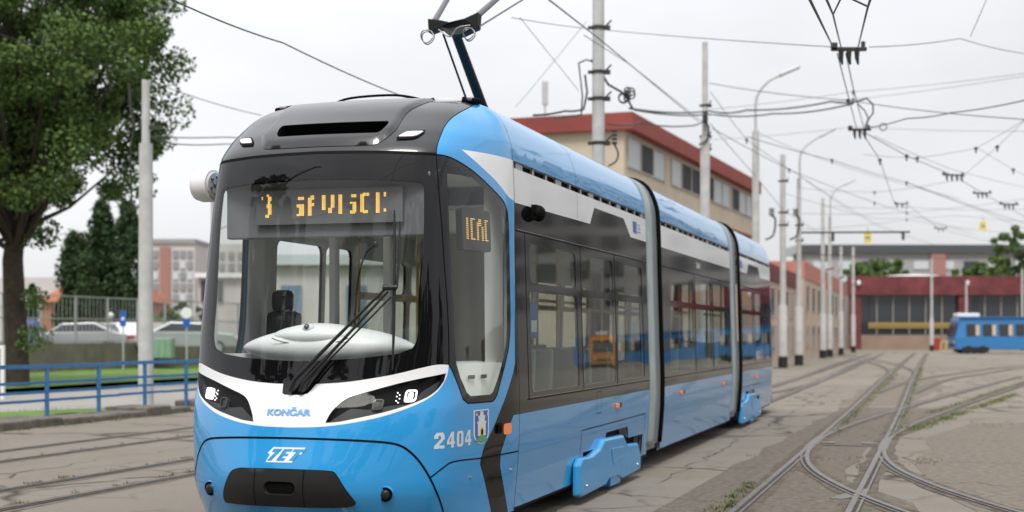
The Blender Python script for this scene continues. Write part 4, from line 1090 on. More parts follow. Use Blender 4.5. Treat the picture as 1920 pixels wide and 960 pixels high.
ml=text(FR,m1,'KONČAR',-.172,1.020,.336,.062,'txtblue','maker_lettering',bold=.035,spacing=1.0); text(FR,ml,'KONČAR',-.168,1.0195,.337,.062,'txtblue','lettering_edge',bold=.035,off=.0036)
def digits(sh,root,s,U,h,w1,gap,hg,m,label):
    G={'2':[(0,.62),(0,.80),(.18,1),(.82,1),(1,.80),(1,.58),(.42,.20),(1,.20),(1,0),(0,0),(0,.18),(.62,.60),(.62,.74),(.52,.82),(.46,.82),(.36,.74),(.36,.62)],
       '4':[(.52,1),(.86,1),(.86,.40),(1,.40),(1,.22),(.86,.22),(.86,0),(.52,0),(.52,.22),(0,.22),(0,.42)],
       '0':[(.18,0),(0,.16),(0,.84),(.18,1),(.82,1),(1,.84),(1,.16),(.82,0)]}
    H={'4':[(.52,.40),(.52,.74),(.27,.40)],'0':[(.42,.16),(.36,.22),(.36,.78),(.42,.84),(.58,.84),(.64,.78),(.64,.22),(.58,.16)]}
    first=None
    for k,c in enumerate(s):
        f=lambda P:[(U+k*(w1+gap)+a*w1,h+b*hg) for a,b in P][::-1]
        o=patch(sh,'digit',f(G[c]),.002,m,first or root,step=.05,grid=.04,hole=f(H[c]) if c in H else None)
        if not first: first=o; o.name='fleet_number'; o['label']=label
digits(FR,m1,'2404',1.035,.775,.094,.024,.116,'txtwhite','fleet number 2404 in pale grey digits')
text(FR,m2,'2404',uy(10.75),2.53,.34,.085,'txtwhite','fleet_number',bold=.03)
# transport logo: white outline plate with blue strokes
zl=[(-.088,.799),(.158,.800),(.132,.752),(.106,.751),(.070,.694),(-.136,.693),(-.108,.750),(-.128,.756)]
patch(FR,'operator_logo',zl,.0018,'white',m1,grid=.05,label='white slanted ZET emblem')
def zq(P): return [(-.136+.22*0+a*.296,.693+b*.107) for a,b in P]
lt=[[(.20,.86),(.42,.86),(.36,.60),(.32,.42),(.22,.18),(.14,.18),(.24,.62),(.16,.62)],
    [(.50,.86),(.62,.86),(.615,.70),(.52,.70),(.50,.60),(.60,.60),(.58,.46),(.47,.46),(.44,.34),(.56,.34),(.52,.18),(.36,.18)],
    [(.66,.86),(.90,.86),(.86,.64),(.77,.64),(.66,.18),(.57,.18),(.68,.64),(.64,.64)]]
# strokes in emblem coordinates (Z, E, T)
def shp(P): return [(-.112+ (a*.235)+ (b-.5)*.055,.705+b*.083) for a,b in P]
Z_=[(.05,1),(.33,1),(.33,.74),(.24,.27),(.33,.27),(.33,0),(.02,0),(.02,.24),(.13,.74),(.05,.74)]
Z_=[(.02,1),(.30,1),(.28,.72),(.20,.0),(.06,.0),(.14,.72),(.02,.72)]
E_=[(.36,1),(.64,1),(.64,.78),(.50,.78),(.50,.62),(.62,.62),(.62,.40),(.50,.40),(.50,.24),(.62,.24),(.62,0),(.36,0)]
T_=[(.68,1),(1.07,1),(1.05,.76),(.95,.76),(.92,.02),(.78,.02),(.81,.76),(.68,.76)]
mb=None
for P in (Z_,E_,T_): patch(FR,'logo_letter',shp(P),.0032,'blue',m1,grid=.05,step=.05)
# crest
cu0,cu1,ct,cb=1.517,1.767,1.032,.774
def crest(P): return [(cu0+(cu1-cu0)*a,cb+(ct-cb)*b) for a,b in P]
out_=[(0,1),(0,.30),(.06,.17),(.2,.06),(.37,.01),(.5,0),(.63,.01),(.8,.06),(.94,.17),(1,.30),(1,1)]
inn=[(.5+(a-.5)*.86,.5+(b-.5)*.94) for a,b in out_]
inn2=[(.5+(a-.5)*.80,.5+(b-.5)*.91) for a,b in out_]
cr_=patch(FR,'city_crest',crest(out_[::-1]),.002,'white',m1,grid=.06,label='small castle crest on a blue shield')
patch(FR,'crest_field',crest(inn[::-1]),.0035,'crestblue',cr_,grid=.06)
patch(FR,'crest_hill',crest([(.5+.40*math.cos(R(t)),.02+.24*math.sin(R(t))) for t in range(10,171,16)]),.006,'green',cr_,grid=.05)
castle=[(.24,.24),(.76,.24),(.76,.60),(.80,.60),(.80,.66),(.70,.66),(.70,.76),(.73,.76),(.73,.83),(.62,.83),(.62,.88),(.60,.88),(.60,.95),(.40,.95),(.40,.88),(.38,.88),(.38,.78),(.36,.83),(.27,.83),(.27,.76),(.30,.76),(.30,.66),(.20,.66),(.20,.60),(.24,.60)]
patch(FR,'crest_castle',crest(castle),.0050,'txtwhite',cr_,grid=.05)
patch(FR,'crest_gate',crest([(.38,.26),(.62,.26),(.62,.44),(.5,.52),(.38,.44)]),.0062,'yellow',cr_,grid=.05); patch(FR,'crest_door',crest([(.43,.27),(.57,.27),(.57,.40),(.5,.46),(.43,.40)]),.0072,'gap',cr_,grid=.05)
patch(FR,'crest_star',crest([(.17+.055*math.cos(R(t)),.87+.045*math.sin(R(t))) for t in range(0,360,30)]),.0052,'yellow',cr_,grid=.05)
patch(FR,'crest_moon',crest([(.84,.92),(.90,.89),(.90,.83),(.84,.80),(.87,.86)]),.0052,'txtwhite',cr_,grid=.05)
# side markers
def lens(sh,root,U,h,a,b,off,name='side_marker',base=None):
    if base: patch(sh,name+'_base',rrect(U-a-.05,h-b*.8,U-a+.02,h+b*.8,.01),.012,'gap',root,skirt=0,step=.03)
    return patch(sh,name,rrect(U-a,h-b,U+a,h+b,min(a,b)*.6),off,'amber',root,skirt=0,step=.02,grid=.03)
lens(FR,m1,2.045,.865,.078,.042,.04,base=1); lens(FR,m1,-2.045,.865,.078,.042,.04)
for y,h in ((5.45,.856),(9.3,.845),(13.1,.835)):
    rt_=m1 if y<7 else m2
    q=MB(); p=FR.pt(uy(y),h); q.box(p+Vector((.012,0,0)),(.03,.115,.05)); q.build('side_marker','amber',rt_,bevel=.01)
    q=MB(); q.box(p+Vector((.014,.095,0)),(.03,.03,.05)); q.build('marker_base','gap',rt_)
for y in (17.15,20.9):
    p=RR.pt(ur(y),.83); MB().box(p+Vector((.02,0,0)),(.04,.12,.05)).build('side_marker','amber',m3)
mb=MB()
for U_,h_ in ((1.495,.533),(2.259,.522),(-1.495,.533)):
    p=FR.pt(U_,h_,.0); mb.cyl(p,p+FR.n(U_,h_)*.012,.013,n=10)
mb.build('panel_bolt','chrome',m1)
# coupler cover
cp=sm([(-.515,.412),(-.512,.45),(-.475,.53),(-.435,.60),(-.395,.630),(-.343,.641)],3)+sm([(-.1,.646),(.12,.645),(.335,.637),(.385,.616),(.438,.53),(.497,.433),(.505,.41),(.475,.396),(.424,.390)],3)+sm([(0,.392),(-.474,.390),(-.505,.398)],2)
cp=cp[::-1]
pill=rrect(-.128,.474,.112,.562,.042)
cc=patch(FR,'coupler_cover',cp,.022,'plastic',m1,skirt=-.004,grid=.05,hole=pill)
P=dens(pill,.03); mb=MB(); a=[FR.pt(*p,.022) for p in P]; b=[FR.pt(.75*p[0],.518+(p[1]-.518)*.8,-.05) for p in P]; n=len(P)
mb.add(a+b,[(i,(i+1)%n,(i+1)%n+n,i+n) for i in range(n)]+[tuple(range(2*n-1,n-1,-1))]); mb.build('handle_recess','plastic',cc)
strips(FR,'cover_seam',[([(-.202,.645),(-.207,.392)],.007),([(.172,.645),(.166,.392)],.007)],'gap',cc,.0235)
strips(FR,'cover_gap',[(cp+[cp[0]],.012)],'gap',cc,.0012)
# the shell behind pill stays blue: cover with dark patch
patch(FR,'recess_back',rrect(-.14,.46,.125,.575,.02),.002,'gap',cc,grid=.05)
# fog lamps
for s_ in (1,-1):
    p=FR.pt(s_*.707,.468); n_=FR.n(s_*.707,.468); nn=(n_+Vector((-s_*.25,-.5,0))).normalized()
    f=empty('fog_lamp'); f.parent=m1
    MB().tube([p-nn*.02,p+nn*.008],[.062,.055],20,caps=False).build('bezel','blue',f)
    MB().tube([p-nn*.01,p+nn*.0055],[.05,.05],20).build('housing','gap',f)
    mb=MB(); mb.ell(p+nn*.004,(.036,.022,.036),14,8); mb.build('lens','projector',f)
# roof marker lamps
def lampq(sh,P,name,root):
    b=patch(sh,name,P,.010,'gap',root,skirt=0,step=.03,grid=.05)
    cx=sum(p[0] for p in P)/len(P); cy=sum(p[1] for p in P)/len(P)
    patch(sh,'lens',[(cx+(a-cx)*.84,cy+(b_-cy)*.62) for a,b_ in P],.018,'lampglass',b,skirt=.01,step=.03,grid=.05)
lq=sm([(.645,3.040),(.78,3.045),(.845,3.065),(.90,3.118)],2)+sm([(.885,3.124),(.76,3.118),(.70,3.105),(.64,3.050)],2)
lampq(FR,lq,'roof_lamp',m1); lampq(FR,mir(lq),'roof_lamp',m1)
for s_ in (1,-1):
    p=FR.pt(s_*2.25,3.62); n_=FR.n(s_*2.25,3.62)
    q=MB(); rot=n_.to_track_quat('Z','Y').to_matrix(); q.box(p+n_*.015,(.07,.17,.05),rot=rot); b=q.build('roof_camera','gap',m1,bevel=.015)
    q=MB(); q.ell(p+n_*.03+Vector((0,-.03,0)),(.028,.05,.028),10,6); q.build('lens','lampglass',b)
# side camera and the white horn housing at the left
p=FR.pt(uy(2.42),2.62); q=MB(); q.ell(p+Vector((.045,0,0)),(.06,.075,.07),16,10); q.box(p+Vector((.02,0,.01)),(.05,.13,.12)); q.build('side_camera','gap',m1)
p=FR.pt(-uy(2.42),2.62); q=MB(); q.ell(p+Vector((-.05,0,0)),(.075,.085,.075),16,10); q.build('side_camera','gap',m1)
hc=Vector((-1.215,1.15,2.80)); q=MB(); ax=Vector((1,-.15,0)).normalized()
q.tube([hc-ax*.11,hc-ax*.105,hc-ax*.085,hc-ax*.04,hc+ax*.05,hc+ax*.07],[.06,.09,.118,.132,.135,.125],24); hh=q.build('mirror_housing','signw',m1)
q=MB(); q.tube([hc+ax*.07,hc+ax*.085],[.105,.10],20); hb=q.build('sensor_face','paleb',hh)
q=MB()
for k in range(6): a_=R(60*k+20); MB().ell(hc+ax*.086+Vector((0,.07*math.cos(a_),.07*math.sin(a_))),(.012,.014,.014),8,6).build('sensor','cardark',hh)
q.ell(hc+ax*.086,(.015,.024,.024),8,6); q.build('sensor','cardark',hh)
q=MB(); q.box(hc+ax*.15+Vector((0,.05,0)),(.22,.06,.08)); q.build('bracket','gap',hh)
# bogie covers
def bogie(y0,root,k=1.0,lab=None):
    base=[(3.69,.10),(3.70,.38),(3.80,.44),(4.21,.43),(4.56,.475),(4.74,.555),(5.66,.535),(5.86,.42),(6.42,.395),(6.58,.25),(6.54,.09),(5.62,.07),(5.38,.125),(4.96,.135),(4.80,.085),(3.82,.07)]
    P=[((y-3.69)*k+y0,z) for y,z in base]
    for s_ in (1,-1):
        q=MB(); g=[((y,z)) for y,z in P]; cy=sum(a for a,_ in P)/len(P)
        n=len(P); a=[(s_*1.243,cy+(y-cy)*.965,.27+(z-.27)*.93) for y,z in P]; b=[(s_*1.215,y,z) for y,z in P]; c=[(s_*1.18,y,z) for y,z in P]
        fs=[tuple(range(n))]+[(i,i+n,(i+1)%n+n,(i+1)%n) for i in range(n)]+[(i+n,i+2*n,(i+1)%n+2*n,(i+1)%n+n) for i in range(n)]
        q.add(a+b+c,fs); o=q.build('bogie_cover','blue2',root,bevel=.012)
        r_=MB(); I=[(5.02,.44),(5.60,.42),(5.56,.30),(5.10,.27)]; r_.prism([((y-3.69)*k+y0,z) for y,z in I],lambda y,z:(s_*1.250,y,z),lambda y,z:(s_*1.238,y,z)); r_.build('raised_panel','blue2',o,bevel=.006)
        r_=MB(); yb=(5.4-3.69)*k+y0; r_.b2((s_*1.10,yb-.30,.04),(s_*1.22,yb+.16,.16)); r_.build('lower_bracket','blue2',o,bevel=.01)
        r_=MB(); 
        for yy in (4.0,6.35): r_.cyl((s_*1.238,(yy-3.69)*k+y0,.16),(s_*1.25,(yy-3.69)*k+y0,.16),.02,n=8)
        r_.build('bolt','chrome',o)
bogie(3.69,m1); bogie(15.05,m3,.92)
# wheels and underframe
def bog(y,root):
    for yy in (y-.75,y+.75):
        for x in (-.5,.5):
            wq=MB().cyl((x-.06,yy,.33),(x+.06,yy,.33),.32,n=24).build('wheel','under',root)
    MB().b2((-.8,y-1.2,.18),(.8,y+1.2,.42)).build('bogie_frame','under',root)
bog(5.3,m1); bog(16.5,m3)
MB().b2((-1.04,1.3,.24),(1.04,J1a,.34)).build('floor','darkfloor',m1); MB().b2((-1.1,J1a-.1,.22),(1.1,J2b+.1,.34)).build('floor','darkfloor',m2); MB().b2((-1.08,J2b,.22),(1.08,21.0,.34)).build('floor','darkfloor',m3)
mb=MB(); [mb.b2((-.9+.2*(i%3),8.5+i*.7,.12),(.9-.3*(i%2),9.0+i*.7,.25)) for i in range(8)]; mb.b2((.55,J1a-.2,.1),(1.0,J1b,.25)); mb.build('underfloor_gear','under',m2)
# interior ------------------------------------------------
def ceil(root,y0,y1,z=2.62): MB().b2((-1.1,y0,z),(1.1,y1,z+.04)).build('ceiling','lining',root)
P=[FR.pt(U_,2.66,-.05) for U_ in [-2.4+i*.2 for i in range(25)]]; mb=MB(); n=len(P); mb.add([(p.x,p.y,2.80) for p in P],[tuple(range(n))[::-1]]); mb.build('cab_ceiling','lining',m1)
ceil(m1,1.95,J1a); ceil(m2,J1a,J2b); ceil(m3,J2b,20)
pt=empty('cab_partition'); pt.parent=m1
MB().b2((-.45,1.93,.34),(1.12,1.97,1.25)).build('panel','interior',pt); MB().b2((.45,1.93,1.25),(1.12,1.97,2.62)).build('side_panel','interior',pt); MB().b2((-.45,1.945,1.25),(.45,1.955,2.45)).build('glass','wglass',pt); MB().b2((-.45,1.93,2.45),(.45,1.97,2.62)).build('top_rail','interior',pt); MB().b2((.0,1.92,1.25),(.06,1.98,2.45)).build('mullion','interior',pt); MB().b2((-1.10,1.93,2.42),(-.45,1.97,2.62)).build('header','interior',pt)
MB().b2((.50,1.90,1.38),(1.05,1.925,2.42)).build('blind','khaki',pt)
MB().b2((-.48,1.90,.34),(-.43,2.0,2.62)).build('post','lining',pt)
for s_ in (1,-1):
    mb=MB(); us_=[s_*(2.0+.06*i) for i in range(8)]
    for hh0,hh1 in ((.4,2.8),):
        vs=[]; 
        for U_ in us_: vs+=[FR.pt(U_,hh0,-.10),FR.pt(U_,hh1,-.10)]
        mb.add(vs,[(2*i,2*i+2,2*i+3,2*i+1) for i in range(7)])
    mb.build('side_pillar','interior',m1)
# white console seen through lower cab window
for s_ in (1,):
    mb=MB(); vs=[]; us_=[1.2+.06*i for i in range(18)]
    for U_ in us_: vs+=[FR.pt(U_,.6,-.06),FR.pt(U_,1.375,-.06),FR.pt(U_,1.40,-.30)]
    mb.add(vs,[f for i in range(17) for f in ((3*i,3*i+3,3*i+4,3*i+1),(3*i+1,3*i+4,3*i+5,3*i+2))],0,True); sp=mb.build('side_console','console',m1)
    for u0 in (1.50,1.72): patch(FR,'switch',rrect(u0,1.265,u0+.12,1.295,.012),-.05,'cardark',sp,step=.04)
q=MB()
def lensb(c,r,pw,n=40,k=12):
    vs=[];fs=[]
    for i in range(n+1):
        t=-1+2*i/n; e=(1-t*t)**pw
        for j in range(k): a=2*math.pi*j/k; vs.append((c[0]+r[0]*t,c[1]+r[1]*e*math.cos(a),c[2]+r[2]*e*math.sin(a)))
    for i in range(n):
        for j in range(k): fs.append((i*k+j,i*k+(j+1)%k,(i+1)*k+(j+1)%k,(i+1)*k+j))
    q.add(vs,fs,0,True)
lensb((.0,.82,1.50),(.72,.32,.165),.75); lensb((-.03,.74,1.585),(.40,.24,.10),.7)
ds=q.build('dashboard','console',m1)
q=MB(); q.ell((-.05,.56,1.645),(.05,.04,.035),14,8); q.build('camera_base','console',ds); q=MB(); q.ell((-.05,.535,1.655),(.024,.022,.024),12,8); q.build('camera_dome','cardark',ds)
MB().tube([(-.03+.33*math.cos(R(t)),.54+.10*(1-math.sin(R(t)))*.0,1.60+.075*math.sin(R(t))*-1) for t in range(20,161,10)],.004,5).build('console_seam','cardark',ds)
for x_,w_2,h_2 in ((.80,.16,.12),): 
    o=MB().box((x_,1.05,1.80),(w_2,.03,h_2),rot=Matrix.Rotation(R(-12),3,'X')).build('instrument_screen','dispdark',ds,bevel=.01)
MB().b2((-.95,.85,.34),(.95,1.0,1.45)).build('cab_bulkhead','lining',m1)
st=empty('driver_seat'); st.parent=m1
MB().box((-.86,1.78,1.40),(.30,.14,.80),rot=Matrix.Rotation(R(-8),3,'X')).build('backrest','cardark',st,bevel=.05); MB().box((-.86,1.80,1.88),(.20,.10,.19)).build('headrest','cardark',st,bevel=.05); MB().box((-.80,1.5,.95),(.40,.5,.14)).build('cushion','cardark',st,bevel=.04)
q=MB(); q.tube([tuple(v) for v in crs([(-.30,.95,1.5),(-.42,.95,1.75),(-.36,.9,1.78)],5)],.012,6); q.tube([tuple(v) for v in crs([(.24,.75,1.58),(.26,.75,1.95),(.33,.72,2.18),(.42,.70,2.26)],6)],.008,6); q.ell((.43,.70,2.27),(.022,.02,.03),8,6); q.build('gooseneck_microphone','rubber',m1)
# destination displays
dd=empty('destination_display'); dd.parent=m1
MB().b2((-.80,.70,2.33),(.86,.78,2.80)).build('case','disp',dd,bevel=.01)
M['grid']=mat('display_face',(.15,.153,.163),.5)
MB().b2((-.53,.66,2.43),(.66,.71,2.69)).build('face','grid',dd)
def ledtext(rects,x_of,z_of,pitch,yf,name,parent):
    seen=set(); q=MB()
    for a0,b0,a1,b1 in rects:
        x=math.ceil(a0/pitch)
        while x*pitch<=a1:
            y=math.ceil(b0/pitch)
            while y*pitch<=b1:
                if (x,y) not in seen: seen.add((x,y)); q.box((x_of(x*pitch),yf,z_of(y*pitch)),(.0048,.004,.0048))
                y+=1
            x+=1
    return q.build(name,'led',parent)
Rc=[(170,165,185,205),(235,140,265,165),(245,160,288,215),(240,210,275,265),(235,255,285,320),(250,315,290,400),(220,395,265,440),
(580,175,645,220),(570,270,610,320),(600,270,645,420),(565,395,620,430),(690,190,730,428),(725,165,765,215),(725,262,765,305),
(845,165,885,358),(940,165,980,335),(920,330,955,400),(1035,165,1072,412),(1165,160,1225,205),(1155,258,1225,290),(1180,285,1225,395),(1150,378,1215,415),
(1272,165,1315,405),(1300,150,1360,195),(1295,370,1345,410),(1430,150,1475,408),(1515,150,1550,205),(1515,360,1545,405)]
ledtext(Rc,lambda a:-.485+(a-170)/1380*1.02,lambda b:2.655-(b-140)/300*.172,14,.656,'led_text',dd)
sd2=empty('side_display'); sd2.parent=m1
def sdp(U,h,o): return FR.pt(U,h,o)
patch(FR,'case',rrect(1.44,2.24,1.95,2.56,.03),-.035,'dispdark',sd2,skirt=-.09,step=.08)
mb=MB()
for (a0,a1,rows) in ((1.50,1.52,(0,11)),(1.57,1.59,(0,11)),(1.60,1.64,(0,0)),(1.60,1.64,(11,11)),(1.68,1.70,(2,11)),(1.71,1.75,(0,3)),(1.77,1.79,(4,11)),(1.83,1.85,(0,11)),(1.86,1.89,(0,0)),(1.86,1.89,(11,11))):
    u_=a0
    while u_<=a1:
        for k in range(rows[0],rows[1]+1):
            p=FR.pt(u_,2.48-k*.0140,-.028); mb.box(p,(.006,.006,.006))
        u_+=.018
mb.build('led_text','led_dim',sd2)
# passenger interior
def seat(x,y,root,face=1):
    s_=empty('passenger_seat',(x,y,.34)); s_.parent=root
    MB().box((0,0,.45),(.44,.42,.06)).build('cushion','seat',s_,bevel=.02); MB().box((0,.2*face,.78),(.44,.06,.70),rot=Matrix.Rotation(R(-8*face),3,'X')).build('backrest','seat',s_,bevel=.025); MB().b2((-.1,-.1,0),(.1,.1,.43)).build('pedestal','cardark',s_)
for y in (2.75,3.35,4.6,5.3,6.1): 
    for x in (.80,-.80): seat(x,y,m1,1 if y<5 else -1)
for y in (9.0,9.8,11.4,12.6,13.4): seat(.82,y,m2); 
for y in (9.0,13.4): seat(-.82,y,m2)
for y in (16.0,17.0,18.2): seat(.82,y,m3); seat(-.82,y,m3)
for root,ys in ((m1,(2.5,4.0,5.5,6.9)),(m2,(8.4,10.5,12.1,13.8)),(m3,(15.6,17.3,18.9))):
    q=MB()
    for y in ys: 
        q.tube([(.55,y,.34),(.55,y,2.62)],.018,8); q.tube([(-.55,y+.2,.34),(-.55,y+.2,2.62)],.018,8)
    for x in (.5,-.5): q.tube([(x,ys[0],1.95),(x,ys[-1],1.95)],.016,8)
    q.build('grab_rail','pole_in',root)
p=FR.pt(uy(2.45),1.72,-.03); q=MB(); q.box(p,(.004,.22,.30)); o=q.build('window_notice','signblue',m1); MB().box(p+Vector((.003,0,-.05)),(.004,.16,.10)).build('paper','signw',o)
# funding plaque on the white band
for sh,root,uf,y0,dy in ((FR,m1,uy,6.50,.20),(RR,m3,ur,15.40,.20)):
    a,b=sorted((uf(y0),uf(y0+dy))); patch(sh,'flag_sticker',[(a,2.74),(b,2.74),(b,2.87),(a,2.87)],.002,'crestblue',root)
    mb=MB()
    for k,z in enumerate((2.845,2.805,2.765)): mb.box(sh.pt(uf(y0+dy+.12+.02*(k%2)),z,.002),(.002,.13+.03*k,.014))
    mb.build('sticker_lettering','txtblue',root)
# wipers (surface coordinates found on the windshield)
def wp(U,h,o=.06): return FR.pt(U,h,o)
wi=empty('windshield_wiper'); wi.parent=m1
q=MB()
q.tube([wp(-.02,1.18,.03),wp(.02,1.26,.07),wp(.62,1.92,.075)],[.020,.016,.010],8)
q.tube([wp(.06,1.18,.03),wp(.09,1.24,.07),wp(.64,1.90,.07)],[.018,.014,.009],8)
q.tube([wp(.10,1.20,.03),wp(.14,1.27,.07),wp(.66,1.86,.07)],[.010,.008,.007],8)
q.build('arm','rubber',wi)
q=MB(); q.tube([wp(.60,1.925,.075),wp(.70,1.93,.06)],[.022,.020],8); q.tube([wp(.675,2.50,.022),wp(.678,2.2,.025),wp(.682,1.9,.035),wp(.685,1.62,.025),wp(.69,1.34,.022)],[.007,.012,.014,.012,.006],6); q.build('blade','rubber',wi)
q=MB(); q.tube([wp(.72,2.42,.02),wp(.715,2.15,.025),wp(.70,1.93,.04)],[.006,.010,.010],6); q.build('spoiler','rubber',wi)
# pantograph
pg=empty('pantograph'); pg.parent=tram
K=Vector((0,3.7,4.57))
MB().tube([(0,5.1,3.58),K+Vector((0,.02,-.05))],[.055,.045],12).build('lower_arm','pblack',pg)
MB().tube([(-.10,4.9,3.58),K+Vector((-.10,-.0,-.10))],.011,8).build('control_rod','pblack',pg)
q=MB(); pr=[(-.26,.06),(-.25,-.08),(-.12,-.05),(-.02,-.13),(.09,-.13),(.24,-.06),(.25,.09),(.12,.03),(-.02,.0),(-.12,.03)]
q.prism([(x,z) for x,z in pr],lambda x,z:(x,3.63+.25*abs(x),4.57+z),lambda x,z:(x,3.76+.25*abs(x),4.57+z)); q.build('knee_bracket','pblack',pg,bevel=.01)
q=MB()
for (cx,rad) in ((-.25,.062),(.17,.055)):
    for dd_ in (0,.03): q.tube([(cx+rad*math.cos(R(t)),3.66+dd_+.02*math.sin(R(t*2)),4.45-dd_*.3+rad*math.sin(R(t))) for t in range(0,361,20)],.0065,6,caps=False)
q.tube([tuple(v) for v in crs([(-.12,3.62,4.50),(0,3.6,4.42),(.08,3.6,4.50),(.2,3.62,4.52)],5)],.007,6); q.build('cable_loop','cable',pg)
ends=((-.20,-.30),(.20,.33))
for a,b in ends: MB().tube([(a,3.72,4.60),(b,5.2 if b>0 else 4.95,5.42)],[.030,.024],10).build('upper_arm','panto',pg)
MB().tube([(.25,3.74,4.53),(.30,5.2,5.14)],.009,6).build('upper_rod','panto',pg)
MB().tube([(-.75,5.1,5.48),(-.5,5.1,5.52),(.5,5.1,5.52),(.75,5.1,5.48)],.022,8).build('collector_head','panto',pg)
MB().b2((-.5,4.7,3.52),(.5,5.5,3.60)).build('base_frame','pblack',pg)
# roof hatch rim and boxes
mb=MB(); mb.tube([tuple(v) for v in crs([(-.40,1.75,3.50),(-.2,1.7,3.545),(.2,1.7,3.55),(.45,1.75,3.50)],5)],.010,6); mb.build('roof_rim','gap',m1)
MB().b2((-.62,2.1,3.46),(.45,2.9,3.545)).build('roof_box','dome',m1,bevel=.03)
def wire(label,P,r=.008,sag=.0,m='wire',cat='overhead wire',fit=()):
    Q=[]
    for a,b in zip(P,P[1:]):
        a=Vector(a);b=Vector(b)
        for i in range(8): t=i/8; Q.append(a.lerp(b,t)-Vector((0,0,sag*4*t*(1-t))))
    Q.append(Vector(P[-1]))
    t=empty('overhead_wire',Q[0],0,label,cat,'overhead wires and cables')
    mb=MB().tube([q-Q[0] for q in Q],r,5); mb.build('cable',m,t)
    if fit:
        mb=MB()
        for c in fit:
            c=Vector(c)-Q[0]; mb.ell(c,(.07,.07,.05),8,6); mb.cyl(c+Vector((0,0,-.16)),c+Vector((0,0,.02)),.025,n=6)
        mb.build('clamp','fitting',t)
    return t
# ------------------------------------------------------------ old trams
def old_tram(loc,rz,body,label,group,L_=27.0):
    t=empty('parked_tram',loc,rz,label,'tram',group)          # nose towards -x
    def sect(x0,x1,nose,tail):
        s_=empty('tram_section'); s_.parent=t
        W_=1.15; mb=MB(); a=.35 if nose else 0; c=.35 if tail else 0
        prof=[(x0+a*.3,.35),(x0,1.35),(x0+a,2.85),(x0+a+.15*(nose),3.05),(x1-c-.15*tail,3.05),(x1-c,2.85),(x1,1.35),(x1-c*.3,.35)]
        mb.prism(prof,lambda x,z:(x,-W_+(.25 if z>3 else 0),z),lambda x,z:(x,W_-(.25 if z>3 else 0),z)); mb.build('body',body,s_,bevel=.05)
        k=max(2,int((x1-x0-1.6)/1.35)); st=(x1-x0-1.5)/k
        for i in range(k):
            for sg in (-1,1):
                wx=x0+.95+i*st; q=MB(); q.b2((wx,sg*(W_-.01),1.45),(wx+st*.82,sg*(W_+.02),2.45)); wq=q.build('window','dglass',s_)
                q=MB(); q.b2((wx+st*.55,sg*(W_+.01),1.5),(wx+st*.78,sg*(W_+.03),2.4)); q.build('curtain','cream',wq)
        if nose:
            q=MB(); q.add([(x0-.02+.0,-.95,1.5),(x0-.02,.95,1.5),(x0+.24,.9,2.55),(x0+.24,-.9,2.55)],[(0,1,2,3)]); q.v=[(x-.03,y,z) for x,y,z in q.v]; q.build('windscreen','dglass',s_)
            for y in (-.8,.8): MB().cyl((x0+.06,y,.95),(x0-.02,y,.95),.11,n=14).build('headlight','lampglass',s_)
            MB().b2((x0+.05,-.6,.62),(x0+.2,.6,.8)).build('coupler_bar','tar',s_)
            MB().box((x0+1.3,0,3.2),(1.9,1.1,.34)).build('roof_unit','signw',s_,bevel=.06)
        for bx in ((x0+1.7,) if nose else ())+((x1-1.7,) if tail else ())+((x1-1.9,) if not tail else ()):
            q=MB(); q.b2((bx-1.1,-1.17,.12),(bx+1.1,1.17,.55)); q.build('bogie','under',s_)
            for dx in (-.6,.6):
                for y in (-.9,.9): MB().cyl((bx+dx,y-.25*0-.3*(1 if y>0 else -1),.33),(bx+dx,y+.3*(1 if y>0 else -1),.33),.33,n=14).build('wheel','tar',s_)
        MB().b2((x0+.4,-1.16,3.0),(x1-.4,1.16,3.08)).build('roof_edge','grey' if body=='orange' else body,s_)
    sect(0,L_*.46,True,False); sect(L_*.46+.7,L_,False,True)
    MB().b2((L_*.46,-1.05,.5),(L_*.46+.7,1.05,2.95)).build('bellows','tar',t)
    q=MB(); q.tube([(L_*.3,0,3.1),(L_*.3-1.2,0,4.0),(L_*.3+.3,0,4.9)],.04,6); q.tube([(L_*.3+.3,-.8,4.9),(L_*.3+.3,.8,4.9)],.03,6); q.build('pantograph','panto',t)
    return t
x,y,_=W(1783,0,119); x2=x+27.5
t1=old_tram((x,y,0),R(0),'tblue','older blue two section tram parked across the yard at the right edge','old trams standing outside the depot')
t3=old_tram((57,112,0),R(58),'orange','orange older tram to the right of the view, mirrored in the tram windows','old trams standing outside the depot',24)
# rubbish near the depot
t=empty('red_bin',atg(1755,142,0),0,'small red bin beside the foot of the lone pole','bin'); MB().tube([(0,0,0),(0,0,1.1)],[.35,.45],10).build('body','binred',t); MB().cyl((0,0,1.1),(0,0,1.2),.47,n=10).build('lid','binred',t)
t=empty('pallet_stack',atg(1770,143,0),0,'stack of orange wooden pallets next to the red bin','pallets'); q=MB()
for i in range(5): q.b2((-.6,-.5,i*.2),(.6,.5,i*.2+.06))
for i in range(5):
    for xx in (-.55,0,.5): q.b2((xx,-.5,i*.2+.06),(xx+.08,.5,i*.2+.2))
q.build('pallets','pole_in',t)
